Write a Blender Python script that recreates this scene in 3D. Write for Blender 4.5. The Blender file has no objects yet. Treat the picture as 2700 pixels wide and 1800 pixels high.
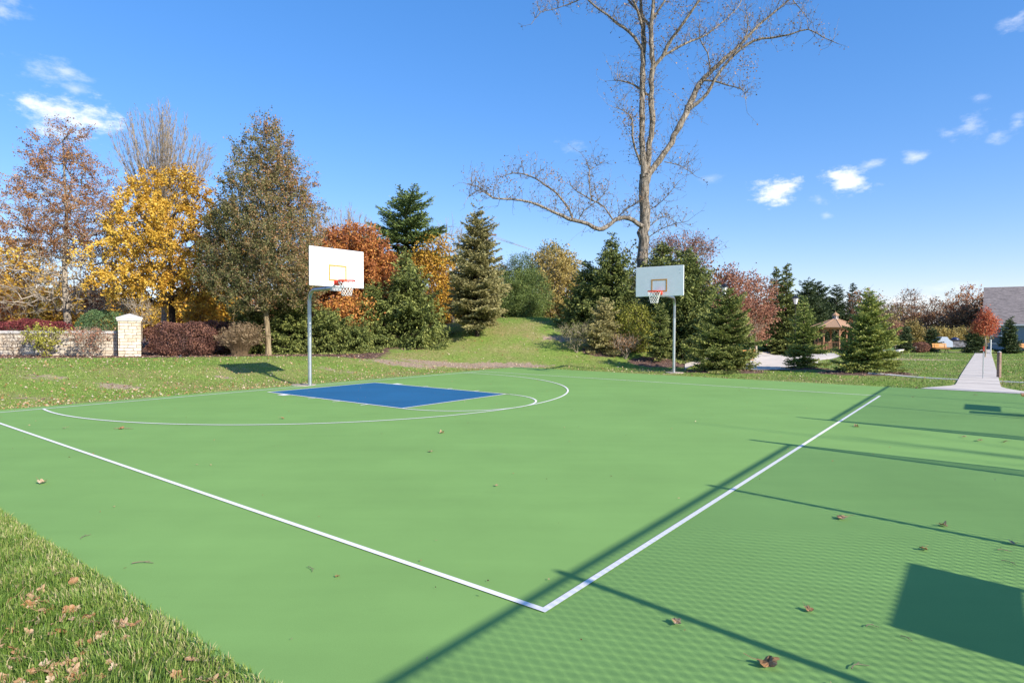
import bpy, math, random
import numpy as np
from mathutils import Matrix, Vector
sc = bpy.context.scene
COL = sc.collection
R = math.radians

# ---------------------------------------------------------------- camera
FPX, CH, CP, CR = 1624.8, 1.809, -0.0241, 0.00305      # focal (of 2700 px width), height, pitch, roll
cam = bpy.data.cameras.new('camera'); camo = bpy.data.objects.new('camera', cam); COL.objects.link(camo)
Fv = Vector((0, math.cos(CP), math.sin(CP))); Rv = Vector((1, 0, 0)); Uv = Rv.cross(Fv)
R2 = math.cos(CR)*Rv + math.sin(CR)*Uv; U2 = -math.sin(CR)*Rv + math.cos(CR)*Uv
camo.matrix_world = Matrix(((R2.x, U2.x, -Fv.x, 0), (R2.y, U2.y, -Fv.y, 0), (R2.z, U2.z, -Fv.z, CH), (0, 0, 0, 1)))
cam.lens = 36*FPX/2700; cam.sensor_width = 36; cam.clip_start = .05; cam.clip_end = 4000
sc.camera = camo
# ---------------------------------------------------------------- court frame (u along the baseline, v away from it)
YAW = 3.79734; CX, CY = 18.8602, 16.1143
def court(u, v):
    a, b = u-CX, v-CY
    return (a*math.sin(YAW)-b*math.cos(YAW), a*math.cos(YAW)+b*math.sin(YAW))
def inv(x, y):
    return (CX+x*math.sin(YAW)+y*math.cos(YAW), CY-x*math.cos(YAW)+y*math.sin(YAW))
# ---------------------------------------------------------------- light
SUN_EL = 28.0
su, sv = 0.12, 1.0
o0 = court(0, 0); o1 = court(su, sv)
sx, sy = o1[0]-o0[0], o1[1]-o0[1]; n_ = math.hypot(sx, sy); sx /= n_; sy /= n_
sun = bpy.data.lights.new('sun', 'SUN'); sun.energy = 5.0; sun.angle = R(.45); sun.color = (1, .93, .83)
suno = bpy.data.objects.new('sun', sun); COL.objects.link(suno)
sd = Vector((sx*math.cos(R(SUN_EL)), sy*math.cos(R(SUN_EL)), math.sin(R(SUN_EL))))
suno.rotation_euler = sd.to_track_quat('Z', 'Y').to_euler(); suno.location = sd*60
sc.view_settings.view_transform = 'Standard'; sc.view_settings.look = 'None'
sc.view_settings.gamma = 1; sc.view_settings.exposure = 0.53
sc.cycles.use_denoising = True
sc.cycles.max_bounces = 6; sc.cycles.transparent_max_bounces = 6
SKY_STR = .115
world = bpy.data.worlds.new('World'); sc.world = world; world.use_nodes = True
def build_world():
    nt = world.node_tree; N = nt.nodes; L = nt.links
    N.clear()
    out = N.new('ShaderNodeOutputWorld'); bg = N.new('ShaderNodeBackground'); L.new(bg.outputs[0], out.inputs[0])
    bg.inputs[1].default_value = SKY_STR
    sky = N.new('ShaderNodeTexSky'); sky.sky_type = 'NISHITA'; sky.sun_disc = False
    sky.sun_elevation = R(SUN_EL); sky.sun_rotation = math.atan2(sx, sy)
    sky.air_density = 1.0; sky.dust_density = 0.2; sky.ozone_density = 4.0; sky.altitude = 50
    hs = N.new('ShaderNodeHueSaturation'); hs.inputs['Saturation'].default_value = 1.55; hs.inputs['Value'].default_value = 2.3
    gm = N.new('ShaderNodeGamma'); gm.inputs[1].default_value = .60; L.new(sky.outputs[0], gm.inputs[0]); tn = N.new('ShaderNodeVectorMath'); tn.operation = 'MULTIPLY'; tn.inputs[1].default_value = (1.0, .955, 1.06); L.new(gm.outputs[0], tn.inputs[0]); L.new(tn.outputs[0], hs.inputs['Color'])
    tc = N.new('ShaderNodeTexCoord'); sp = N.new('ShaderNodeSeparateXYZ'); L.new(tc.outputs['Generated'], sp.inputs[0])
    def m(op, a, b=None, c=None):
        n = N.new('ShaderNodeMath'); n.operation = op
        for i, q in enumerate((a, b, c)):
            if q is None: continue
            if isinstance(q, (int, float)): n.inputs[i].default_value = q
            else: L.new(q, n.inputs[i])
        return n.outputs[0]
    az = m('ARCTAN2', sp.outputs[0], sp.outputs[1]); el = m('ARCSINE', sp.outputs[2])
    nz = N.new('ShaderNodeTexNoise'); nz.inputs['Scale'].default_value = 26; nz.inputs['Detail'].default_value = 7; nz.inputs['Roughness'].default_value = .62
    mp = N.new('ShaderNodeMapping'); mp.inputs['Scale'].default_value = (1, 1, 1.9); L.new(tc.outputs['Generated'], mp.inputs[0]); L.new(mp.outputs[0], nz.inputs['Vector'])
    noise = m('SUBTRACT', nz.outputs['Fac'], .5)
    # azimuth / elevation (deg), half widths (deg), strength
    clouds = [(2053, 503, 62, 40, 1.05), (2232, 482, 58, 40, .8), (2310, 432, 44, 16, .5), (2410, 415, 42, 18, .55),
              (2560, 335, 52, 40, .55), (2630, 362, 28, 22, .4), (2690, 320, 26, 34, .5), (2692, 55, 40, 34, .55), (2580, 262, 26, 16, .3),
              (180, 305, 130, 58, .85), (100, 175, 80, 36, .48), (165, 188, 60, 30, .5), (200, 235, 34, 22, .4), (5, 28, 60, 30, .5),
              (1500, 388, 42, 20, .4), (2415, 790, 90, 26, .75), (2160, 525, 30, 20, .45), (2178, 568, 22, 12, .35), (1880, 470, 30, 14, .25), (2540, 760, 160, 20, .3)]
    tot = None
    for px, py, wa, we, s in clouds:
        d = Fv + R2*((px-1350)/FPX) - U2*((py-900)/FPX); d.normalize()
        a0 = math.atan2(d.x, d.y); e0 = math.asin(d.z); k = math.cos(a0)
        da = m('MULTIPLY', m('SUBTRACT', az, a0), FPX/(wa*k)); de = m('MULTIPLY', m('SUBTRACT', el, e0), FPX/(we*k))
        r = m('SQRT', m('ADD', m('MULTIPLY', da, da), m('MULTIPLY', de, de)))
        v = m('ADD', m('SUBTRACT', 1.0, r), m('MULTIPLY', noise, 3.4))
        mr = N.new('ShaderNodeMapRange'); mr.interpolation_type = 'SMOOTHSTEP'
        mr.inputs['From Min'].default_value = 0.0; mr.inputs['From Max'].default_value = 1.6 if s < .8 else 1.15
        L.new(v, mr.inputs['Value'])
        q = m('MULTIPLY', mr.outputs[0], s)
        tot = q if tot is None else m('MAXIMUM', tot, q)
    tot = m('MINIMUM', tot, 1.0)
    mx = N.new('ShaderNodeMix'); mx.data_type = 'RGBA'; L.new(tot, mx.inputs[0]); L.new(hs.outputs[0], mx.inputs[6])
    mx.inputs[7].default_value = (8.0, 8.0, 8.2, 1)
    L.new(mx.outputs[2], bg.inputs[0])
build_world()

# ---------------------------------------------------------------- helpers
def tag(o, label=None, cat=None, group=None, kind=None):
    if label: o['label'] = label
    if cat: o['category'] = cat
    if group: o['group'] = group
    if kind: o['kind'] = kind
    return o
def empty(name, loc, label, cat, group=None, rz=0):
    o = bpy.data.objects.new(name, None); COL.objects.link(o); o.location = loc; o.rotation_euler = (0, 0, rz)
    o.empty_display_size = .2
    return tag(o, label, cat, group)
def sstep(a, b, x):
    t = np.clip((x-a)/(b-a), 0, 1); return t*t*(3-2*t)
class MB:
    def __init__(s): s.v = []; s.f = []; s.n = 0
    def add(s, verts, faces, tone=None):
        verts = np.asarray(verts, float).reshape(-1, 3); faces = np.asarray(faces, int)
        if len(faces) == 0: return s
        t = np.full(len(faces), .5) if tone is None else np.broadcast_to(np.asarray(tone, float), (len(faces),))
        s.v.append(verts); s.f.append((faces+s.n, t)); s.n += len(verts); return s
    def box(s, c, d, rz=0, tone=None):
        x, y, z = d[0]/2, d[1]/2, d[2]/2
        V = np.array([(-x,-y,-z),(x,-y,-z),(x,y,-z),(-x,y,-z),(-x,-y,z),(x,-y,z),(x,y,z),(-x,y,z)])
        if rz: cs, sn = math.cos(rz), math.sin(rz); V = np.stack([V[:,0]*cs-V[:,1]*sn, V[:,0]*sn+V[:,1]*cs, V[:,2]], 1)
        return s.add(V+np.array(c), [(0,3,2,1),(4,5,6,7),(0,1,5,4),(1,2,6,5),(2,3,7,6),(3,0,4,7)], tone)
    def prism(s, poly, axis_fn, t0, t1):
        n = len(poly)
        V = [axis_fn(a, b, t0) for a, b in poly]+[axis_fn(a, b, t1) for a, b in poly]
        s.add(V, [(i, (i+1) % n, (i+1) % n+n, i+n) for i in range(n)])
        for off, rev in ((0, 1), (n, 0)):
            for i in range(1, n-1):
                a, b = off+i, off+i+1
                s.add([V[off], V[b], V[a]] if rev else [V[off], V[a], V[b]], [(0, 1, 2)])
        return s
    def tube(s, pts, rad, sides=8, cap=True):
        P = [Vector(p) for p in pts]; n = len(P)
        if isinstance(rad, (int, float)): rad = [rad]*n
        V = []; ref = None
        for i in range(n):
            t = (P[min(i+1, n-1)]-P[max(i-1, 0)]).normalized()
            if ref is None: ref = t.orthogonal().normalized()
            ref = (ref-t*ref.dot(t)).normalized(); b = t.cross(ref)
            for k in range(sides):
                a = 2*math.pi*k/sides; V.append(P[i]+(ref*math.cos(a)+b*math.sin(a))*rad[i])
        Fq = [(i*sides+k, i*sides+(k+1) % sides, (i+1)*sides+(k+1) % sides, (i+1)*sides+k) for i in range(n-1) for k in range(sides)]
        s.add([tuple(v) for v in V], Fq)
        if cap:
            for i, rev in ((0, True), (n-1, False)):
                ring = [tuple(V[i*sides+k]) for k in range(sides)]; c = tuple(P[i])
                tr = [(sides, (k+1) % sides, k) if rev else (sides, k, (k+1) % sides) for k in range(sides)]
                s.add(ring+[c], tr)
        return s
    def lathe(s, prof, sides=24, c=(0, 0, 0)):
        V = []
        for r, z in prof:
            for k in range(sides):
                a = 2*math.pi*(k+.5)/sides; V.append((c[0]+r*math.cos(a), c[1]+r*math.sin(a), c[2]+z))
        return s.add(V, [(i*sides+k, i*sides+(k+1) % sides, (i+1)*sides+(k+1) % sides, (i+1)*sides+k) for i in range(len(prof)-1) for k in range(sides)])
    def frust(s, P0, P1, r0, r1, sides):
        P0 = np.asarray(P0, float); P1 = np.asarray(P1, float)
        if len(P0) == 0: return s
        r0 = np.broadcast_to(r0, (len(P0),)); r1 = np.broadcast_to(r1, (len(P0),))
        d = P1-P0; ln = np.linalg.norm(d, axis=1, keepdims=True)+1e-9; d = d/ln
        a = np.where(np.abs(d[:, 2:3]) < .9, np.array([[0, 0, 1.]]), np.array([[1., 0, 0]]))
        u = np.cross(d, a); u /= np.linalg.norm(u, axis=1, keepdims=True)+1e-9; w = np.cross(d, u)
        an = np.arange(sides)*2*math.pi/sides
        ring = u[:, None, :]*np.cos(an)[None, :, None]+w[:, None, :]*np.sin(an)[None, :, None]
        A = P0[:, None, :]+ring*r0[:, None, None]; B = P1[:, None, :]+ring*r1[:, None, None]
        V = np.concatenate([A, B], 1).reshape(-1, 3)
        base = (np.arange(len(P0))*2*sides)[:, None]
        k = np.arange(sides); k2 = (k+1) % sides
        Fq = np.stack([base+k, base+k+sides, base+k2+sides, base+k2], 2).reshape(-1, 4)
        return s.add(V, Fq)
    def leaves(s, C, ln, wd, tone, rs, dirn=None, spread=1.0):
        C = np.asarray(C, float); n = len(C)
        if n == 0: return s
        a = rs.normal(size=(n, 3))
        if dirn is not None: a = dirn+a*spread
        a /= np.linalg.norm(a, axis=1, keepdims=True)+1e-9
        b = np.cross(a, rs.normal(size=(n, 3))); b /= np.linalg.norm(b, axis=1, keepdims=True)+1e-9
        ln = np.broadcast_to(ln, (n,))[:, None]; wd = np.broadcast_to(wd, (n,))[:, None]
        V = np.stack([C-a*ln/2, C+b*wd/2-a*ln*.05, C+a*ln/2, C-b*wd/2-a*ln*.05], 1).reshape(-1, 3)
        Fq = np.arange(n*4).reshape(-1, 4)
        return s.add(V, Fq, tone)
    def build(s, name, mat, parent=None, smooth=False, loc=None):
        me = bpy.data.meshes.new(name); V = np.concatenate(s.v) if s.v else np.zeros((0, 3))
        me.vertices.add(len(V)); me.vertices.foreach_set('co', V.astype(np.float32).ravel())
        idx = np.concatenate([f.ravel() for f, t in s.f]); tot = np.concatenate([np.full(len(f), f.shape[1]) for f, t in s.f])
        st = np.concatenate([[0], np.cumsum(tot)[:-1]])
        me.loops.add(len(idx)); me.loops.foreach_set('vertex_index', idx.astype(np.int32))
        me.polygons.add(len(tot)); me.polygons.foreach_set('loop_start', st.astype(np.int32)); me.polygons.foreach_set('loop_total', tot.astype(np.int32))
        me.polygons.foreach_set('use_smooth', np.full(len(tot), smooth, bool))
        at = me.attributes.new('tone', 'FLOAT', 'FACE'); at.data.foreach_set('value', np.concatenate([t for f, t in s.f]).astype(np.float32))
        me.update(calc_edges=True); me.materials.append(mat)
        o = bpy.data.objects.new(name, me); COL.objects.link(o)
        if parent: o.parent = parent
        if loc is not None: o.location = loc
        return o
# ---------------------------------------------------------------- materials
def newmat(name):
    m = bpy.data.materials.new(name); m.use_nodes = True; nt = m.node_tree
    return m, nt, nt.nodes['Principled BSDF']
def lin(c):
    return tuple((x/255/12.92 if x/255 <= .04045 else ((x/255+.055)/1.055)**2.4) for x in c)+(1,)
def simple(name, col, rough=.6, metal=0, noise=0, nscale=20, spec=.5, bump=0, coord='Object', detail=5):
    m, nt, b = newmat(name); b.inputs['Roughness'].default_value = rough; b.inputs['Metallic'].default_value = metal
    b.inputs['Specular IOR Level'].default_value = spec
    c = tuple(col)[:3]+(1,)
    if noise or bump:
        tc = nt.nodes.new('ShaderNodeTexCoord'); nz = nt.nodes.new('ShaderNodeTexNoise'); nz.inputs['Scale'].default_value = nscale; nz.inputs['Detail'].default_value = detail
        nt.links.new(tc.outputs[coord], nz.inputs['Vector'])
        rp = nt.nodes.new('ShaderNodeValToRGB'); rp.color_ramp.elements[0].position = .3; rp.color_ramp.elements[1].position = .7
        rp.color_ramp.elements[0].color = tuple(x*(1-noise) for x in c[:3])+(1,); rp.color_ramp.elements[1].color = tuple(min(1, x*(1+noise)) for x in c[:3])+(1,)
        nt.links.new(nz.outputs['Fac'], rp.inputs[0]); nt.links.new(rp.outputs[0], b.inputs['Base Color'])
        if bump:
            bp = nt.nodes.new('ShaderNodeBump'); bp.inputs['Strength'].default_value = bump; bp.inputs['Distance'].default_value = .02
            nt.links.new(nz.outputs['Fac'], bp.inputs['Height']); nt.links.new(bp.outputs[0], b.inputs['Normal'])
    else: b.inputs['Base Color'].default_value = c
    return m
def leafmat(name, stops, trans=.25, rough=.55, spec=.25):
    m, nt, b = newmat(name); b.inputs['Roughness'].default_value = rough; b.inputs['Specular IOR Level'].default_value = spec
    at = nt.nodes.new('ShaderNodeAttribute'); at.attribute_name = 'tone'
    rp = nt.nodes.new('ShaderNodeValToRGB'); e = rp.color_ramp.elements
    e[0].position = stops[0][0]; e[0].color = stops[0][1]+(1,); e[1].position = stops[-1][0]; e[1].color = stops[-1][1]+(1,)
    for p, c in stops[1:-1]: x = e.new(p); x.color = c+(1,)
    nt.links.new(at.outputs['Fac'], rp.inputs[0]); nt.links.new(rp.outputs[0], b.inputs['Base Color'])
    if trans:
        tr = nt.nodes.new('ShaderNodeBsdfTranslucent'); mx = nt.nodes.new('ShaderNodeMixShader'); mx.inputs[0].default_value = trans
        nt.links.new(rp.outputs[0], tr.inputs[0]); nt.links.new(b.outputs[0], mx.inputs[1]); nt.links.new(tr.outputs[0], mx.inputs[2])
        nt.links.new(mx.outputs[0], nt.nodes['Material Output'].inputs[0])
    return m
def bark(name, c0, c1, scale=8):
    m, nt, b = newmat(name); b.inputs['Roughness'].default_value = .9; b.inputs['Specular IOR Level'].default_value = .15
    tc = nt.nodes.new('ShaderNodeTexCoord'); mp = nt.nodes.new('ShaderNodeMapping'); mp.inputs['Scale'].default_value = (scale*1.6, scale*1.6, scale*.22)
    nz = nt.nodes.new('ShaderNodeTexNoise'); nz.inputs['Scale'].default_value = 1; nz.inputs['Detail'].default_value = 6; nz.inputs['Roughness'].default_value = .65
    nt.links.new(tc.outputs['Object'], mp.inputs[0]); nt.links.new(mp.outputs[0], nz.inputs['Vector'])
    rp = nt.nodes.new('ShaderNodeValToRGB'); rp.color_ramp.elements[0].position = .38; rp.color_ramp.elements[1].position = .62
    rp.color_ramp.elements[0].color = c0+(1,); rp.color_ramp.elements[1].color = c1+(1,)
    nt.links.new(nz.outputs['Fac'], rp.inputs[0]); nt.links.new(rp.outputs[0], b.inputs['Base Color'])
    bp = nt.nodes.new('ShaderNodeBump'); bp.inputs['Strength'].default_value = .9; bp.inputs['Distance'].default_value = .05
    nt.links.new(nz.outputs['Fac'], bp.inputs['Height']); nt.links.new(bp.outputs[0], b.inputs['Normal'])
    return m
M = {}
M['bark_tan'] = bark('bark_tan', (.045, .038, .032), (.39, .335, .265), 9)
M['bark_grey'] = bark('bark_grey', (.07, .05, .04), (.26, .20, .15), 7)
M['bark_dark'] = bark('bark_dark', (.02, .015, .012), (.08, .06, .045), 7)
M['bark_pale'] = bark('bark_pale', (.22, .18, .13), (.5, .42, .32), 7)
M['bark_pear'] = bark('bark_pear', (.16, .12, .07), (.38, .30, .18), 7)
L_ = {}
L_['oak'] = leafmat('leaf_oak', [(0, (.12, .05, .025)), (.5, (.35, .16, .065)), (1, (.50, .28, .12))])
L_['yellow'] = leafmat('leaf_yellow', [(0, (.40, .20, .03)), (.45, (.66, .40, .05)), (1, (.82, .60, .12))])
L_['pear'] = leafmat('leaf_pear', [(0, (.045, .055, .02)), (.35, (.15, .155, .055)), (.62, (.27, .20, .09)), (1, (.44, .19, .08))], trans=.15)
L_['orange'] = leafmat('leaf_orange', [(0, (.24, .075, .03)), (.5, (.50, .19, .06)), (1, (.72, .38, .09))])
L_['redmaple'] = leafmat('leaf_red_maple', [(0, (.13, .055, .04)), (.5, (.33, .14, .09)), (1, (.50, .28, .17))])
L_['red'] = leafmat('leaf_red', [(0, (.34, .06, .04)), (.5, (.56, .14, .07)), (1, (.72, .32, .15))])
L_['rust'] = leafmat('leaf_rust', [(0, (.15, .07, .04)), (.5, (.38, .18, .08)), (1, (.56, .31, .13))])
L_['burgundy'] = leafmat('leaf_burgundy', [(0, (.06, .035, .03)), (.5, (.19, .09, .07)), (1, (.38, .19, .12))])
L_['crimson'] = leafmat('leaf_crimson', [(0, (.11, .025, .03)), (.5, (.24, .05, .055)), (1, (.40, .13, .10))])
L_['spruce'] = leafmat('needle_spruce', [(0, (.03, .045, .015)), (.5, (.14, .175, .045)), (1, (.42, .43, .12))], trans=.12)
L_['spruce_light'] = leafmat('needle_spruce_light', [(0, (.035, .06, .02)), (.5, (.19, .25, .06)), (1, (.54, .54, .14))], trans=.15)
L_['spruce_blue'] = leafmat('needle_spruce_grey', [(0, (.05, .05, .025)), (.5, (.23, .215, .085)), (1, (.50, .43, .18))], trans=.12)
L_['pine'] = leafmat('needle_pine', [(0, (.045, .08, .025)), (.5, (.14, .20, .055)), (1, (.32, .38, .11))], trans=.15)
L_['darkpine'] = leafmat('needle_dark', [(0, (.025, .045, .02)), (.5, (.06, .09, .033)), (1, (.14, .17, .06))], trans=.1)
L_['boxwood'] = leafmat('leaf_boxwood', [(0, (.05, .10, .04)), (.5, (.11, .19, .07)), (1, (.20, .29, .12))], trans=.15)
L_['lime'] = leafmat('leaf_lime', [(0, (.10, .12, .03)), (.5, (.30, .30, .05)), (1, (.62, .58, .10))])
L_['tan'] = leafmat('leaf_tan', [(0, (.14, .09, .05)), (.5, (.32, .20, .11)), (1, (.5, .33, .18))])
L_['brush'] = leafmat('leaf_brush', [(0, (.12, .10, .04)), (.5, (.34, .26, .08)), (1, (.60, .46, .15))])
L_['olive'] = leafmat('leaf_olive', [(0, (.07, .07, .03)), (.5, (.17, .17, .06)), (1, (.33, .30, .12))])
L_['litter'] = leafmat('leaf_litter', [(0, (.20, .08, .03)), (.35, (.36, .19, .08)), (.7, (.46, .33, .20)), (1, (.62, .52, .38))], trans=.1)
L_['grass'] = leafmat('grass_blade', [(0, (.07, .13, .02)), (.4, (.18, .30, .05)), (.75, (.36, .43, .11)), (1, (.66, .55, .30))], trans=.3, rough=.45, spec=.3)
M['galv'] = simple('galvanised_steel', (.55, .57, .59), .38, .85, .12, 6)
M['white_board'] = simple('backboard_enamel', (.80, .81, .82), .35, 0, .03, 5)
M['orange_line'] = simple('target_orange_paint', (.62, .30, .07), .45, 0, .25, 30)
M['rim'] = simple('rim_orange_red', (.62, .05, .02), .4, 0, .15, 30)
M['net'] = simple('net_cord', (.75, .74, .70), .8)
M['black'] = simple('black_metal', (.02, .02, .022), .4, .2)
M['cast'] = simple('bracket_cast', (.5, .5, .5), .5, .5)
M['white_paint'] = simple('white_paint', (.74, .74, .72), .5)
M['lampglass'] = simple('lamp_glass', (.75, .76, .76), .3, 0, spec=.8)
M['cedar'] = simple('cedar_timber', (.40, .20, .11), .7, 0, .25, 9)
M['bench_wood'] = simple('bench_slats', (.62, .30, .08), .5, 0, .15, 9)
M['post_wood'] = simple('weathered_post', (.26, .17, .13), .85, 0, .4, 14)
M['concrete'] = simple('concrete', (.50, .47, .43), .85, 0, .10, 3, bump=.2, coord='Object')
M['stonecap'] = simple('limestone_cap', (.56, .53, .49), .8, 0, .12, 6, bump=.3)
M['darkpole'] = simple('dark_pole', (.05, .05, .06), .5, .1)
M['wire'] = simple('utility_wire', (.30, .30, .30), .6)
M['wire_dark'] = simple('utility_wire_dark', (.06, .06, .06), .6)
M['chain'] = simple('green_vinyl_wire', (.02, .06, .035), .5)

# ---------------------------------------------------------------- terrain
def U_(x, y): return CX+x*math.sin(YAW)+y*math.cos(YAW)
def V_(x, y): return CY-x*math.cos(YAW)+y*math.sin(YAW)
def tz(x, y):
    x = np.asarray(x, float); y = np.asarray(y, float)
    u, v = U_(x, y), V_(x, y)
    z = -.02+0*x
    rise = .55*sstep(.8, 6.2, -v)*sstep(-5.5, 1.5, u)
    z = z+rise
    z = z+.25*sstep(9, 30, -v)*sstep(-2, 6, u)
    gx = np.where(x < .9, np.exp(-((x-.9)/8.0)**2/2), np.exp(-((x-.9)/7.2)**2/2))
    md = gx*np.where(y > 37.5, np.exp(-((y-37.5)/11)**2/2), sstep(27.6, 37.5, y)**.8)
    z = z+2.4*md
    rt = sstep(3, 8, x)
    z = z-.45*np.clip((y-24)/34, 0, 1.15)*rt
    z = z+1.25*sstep(43.5, 52, y)*sstep(8, 15, x)*sstep(.49, .43, x/np.maximum(y, 1))*sstep(110, 70, y)
    inside = sstep(-.25, -.7, np.maximum(np.abs(u-7.05)-10.1, np.abs(v-9.5)-10))
    z = z+.016*sstep(.3, -.1, np.abs(u-17.8)-.9)
    z = z-.05*inside
    # little mulch mounds under the young spruces and beds
    for mx, my, mr, mh in MOUNDS: z = z+mh*np.exp(-((x-mx)**2+(y-my)**2)/(2*mr*mr))
    return z
def X(px, dep): return (px-1350)/FPX*dep
def hor(px): return 860.9+.00305*(px-1350)
def Z(px, py, dep): return CH+(hor(px)-py)/FPX*dep
MOUNDS = [(X(1590, 30.5), 30.5, .6, .10), (X(1742, 29), 29, .8, .1), (X(1915, 25), 25, .9, .16), (X(2118, 26.8), 26.8, .7, .16), (X(2285, 24.2), 24.2, 1.0, .16)]
def at(px, dep):
    x = X(px, dep); return (x, dep, float(tz(x, dep)))
def G(px, py, z=0.0):
    d = Fv+R2*((px-1350)/FPX)-U2*((py-900)/FPX); t = (z-CH)/d.z
    return (d.x*t, d.y*t)
def axis(parts):
    out = [parts[0][0]]
    for a, b, s in parts:
        n = max(1, int(round((b-a)/s))); out += list(a+(b-a)*(np.arange(n)+1)/n)
    return np.array(out)
def build_terrain():
    xs = axis([(-700, -120, 60), (-120, -45, 5), (-45, -26, 1.2), (-26, 26, .3), (26, 70, 1.2), (70, 140, 5), (140, 800, 60)])
    ys = axis([(-80, -4, 6), (-4, 44, .3), (44, 80, 1.2), (80, 160, 6), (160, 1500, 90)])
    Xg, Yg = np.meshgrid(xs, ys); Zg = tz(Xg, Yg)
    V = np.stack([Xg, Yg, Zg], 2).reshape(-1, 3); nx, ny = len(xs), len(ys)
    i = np.arange(ny-1)[:, None]*nx+np.arange(nx-1)[None, :]
    Fq = np.stack([i, i+1, i+nx+1, i+nx], 2).reshape(-1, 4)
    m, nt, b = newmat('lawn_ground'); N = nt.nodes; L = nt.links
    b.inputs['Roughness'].default_value = .95; b.inputs['Specular IOR Level'].default_value = .1
    tc = N.new('ShaderNodeTexCoord')
    def noise(s, d=4, r=.6):
        n = N.new('ShaderNodeTexNoise'); n.inputs['Scale'].default_value = s; n.inputs['Detail'].default_value = d; n.inputs['Roughness'].default_value = r
        L.new(tc.outputs['Object'], n.inputs['Vector']); return n.outputs['Fac']
    def ramp(f, st):
        r = N.new('ShaderNodeValToRGB'); e = r.color_ramp.elements; e[0].position = st[0][0]; e[0].color = st[0][1]+(1,); e[1].position = st[-1][0]; e[1].color = st[-1][1]+(1,)
        for p, c in st[1:-1]: q = e.new(p); q.color = c+(1,)
        L.new(f, r.inputs[0]); return r.outputs[0]
    def mix(f, a, c):
        x = N.new('ShaderNodeMix'); x.data_type = 'RGBA'; L.new(f, x.inputs[0]); L.new(a, x.inputs[6]); L.new(c, x.inputs[7]); return x.outputs[2]
    g1 = ramp(noise(9, 6, .75), [(.25, (.09, .14, .025)), (.5, (.20, .29, .055)), (.75, (.35, .39, .10))])
    g2 = ramp(noise(7, 6, .75), [(.25, (.12, .12, .03)), (.5, (.30, .26, .10)), (.75, (.50, .39, .20))])
    base = mix(ramp(noise(.35, 4, .65), [(.45, (0, 0, 0)), (.62, (.85, .85, .85))]), g1, g2)
    dirt = ramp(noise(12, 6, .7), [(.3, (.26, .18, .12)), (.7, (.52, .39, .28))])
    mulch = ramp(noise(16, 7, .8), [(.3, (.05, .03, .025)), (.5, (.15, .09, .07)), (.72, (.36, .24, .18))])
    for nm, colr in (('dirt', dirt), ('mulch', mulch)):
        a = N.new('ShaderNodeAttribute'); a.attribute_name = nm
        s1 = N.new('ShaderNodeMath'); s1.operation = 'ADD'; L.new(a.outputs['Fac'], s1.inputs[0])
        s0 = N.new('ShaderNodeMath'); s0.operation = 'MULTIPLY_ADD'; L.new(noise(2.6, 6, .75), s0.inputs[0]); s0.inputs[1].default_value = 1.5; s0.inputs[2].default_value = -.75
        L.new(s0.outputs[0], s1.inputs[1])
        base = mix(ramp(s1.outputs[0], [(.44, (0, 0, 0)), (.6, (1, 1, 1))]), base, colr)
    L.new(base, b.inputs['Base Color'])
    bp = N.new('ShaderNodeBump'); bp.inputs['Strength'].default_value = .8; bp.inputs['Distance'].default_value = .04
    L.new(noise(14, 6, .8), bp.inputs['Height']); L.new(bp.outputs[0], b.inputs['Normal'])
    mb = MB().add(V, Fq); o = mb.build('lawn', m, smooth=True); tag(o, kind='structure')
    me = o.data; x, y = V[:, 0], V[:, 1]
    for nm, fn in (('dirt', dirtmask), ('mulch', mulchmask)):
        a = me.attributes.new(nm, 'FLOAT', 'POINT'); a.data.foreach_set('value', fn(x, y).astype(np.float32))
def ell(x, y, px, py, rx, ry, z=0, ang=0):
    gx, gy = G(px, py, z); return np.exp(-(((x-gx)/rx)**2+((y-gy)/ry)**2))
def dirtmask(x, y):
    u, v = U_(x, y), V_(x, y)
    m = np.zeros_like(x)
    # bare track behind the far corner, patches in the verge
    for px, py, z, rx, ry, s in ((1180, 953, .25, 2.6, 1.0, 1.0), (1330, 954, .2, 2.4, .8, 1.0), (1060, 948, .4, 2.4, 1.0, .8), (1500, 950, .05, 2.4, .8, .7), (1640, 955, 0, 3, 1.0, .75), (600, 985, .3, 1.6, .7, .5), (60, 1050, .05, 1.4, .5, .5), (880, 960, .4, 2.4, .8, .5), (1700, 975, 0, 2.2, .8, .5), (1790, 955, 0, 2, 1.5, .6),
                         (115, 1020, .12, .9, .6, .62), (310, 1020, .12, .9, .5, .7), (380, 1012, .15, .8, .4, .4), (1000, 925, .6, 2.2, 1.4, .55), (1120, 905, .9, 2.5, 1.5, .45), (1450, 845, 2.0, 2, 2, .4), (1180, 890, 1.0, 1.6, .9, .5),
                         (2430, 948, -.2, 4, 1.2, .75), (2390, 945, -.2, 2.5, 1.0, .6), (2530, 926, -.4, 6, 2.5, .6), (2640, 950, -.2, 2.5, 1.5, .35), (1960, 905, .4, 4, 5, .5), (1290, 925, .6, 2.5, .9, .35)):
        m = np.maximum(m, s*ell(x, y, px, py, rx, ry, z))
    edge = np.exp(-((v+.85)/.35)**2)*.45*(u > -4)+np.exp(-((u+3.45)/.3)**2)*.42*(v < 14.5)+np.exp(-((u-17.45)/.22)**2)*.35
    m = np.maximum(m, edge)
    return m
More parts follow.
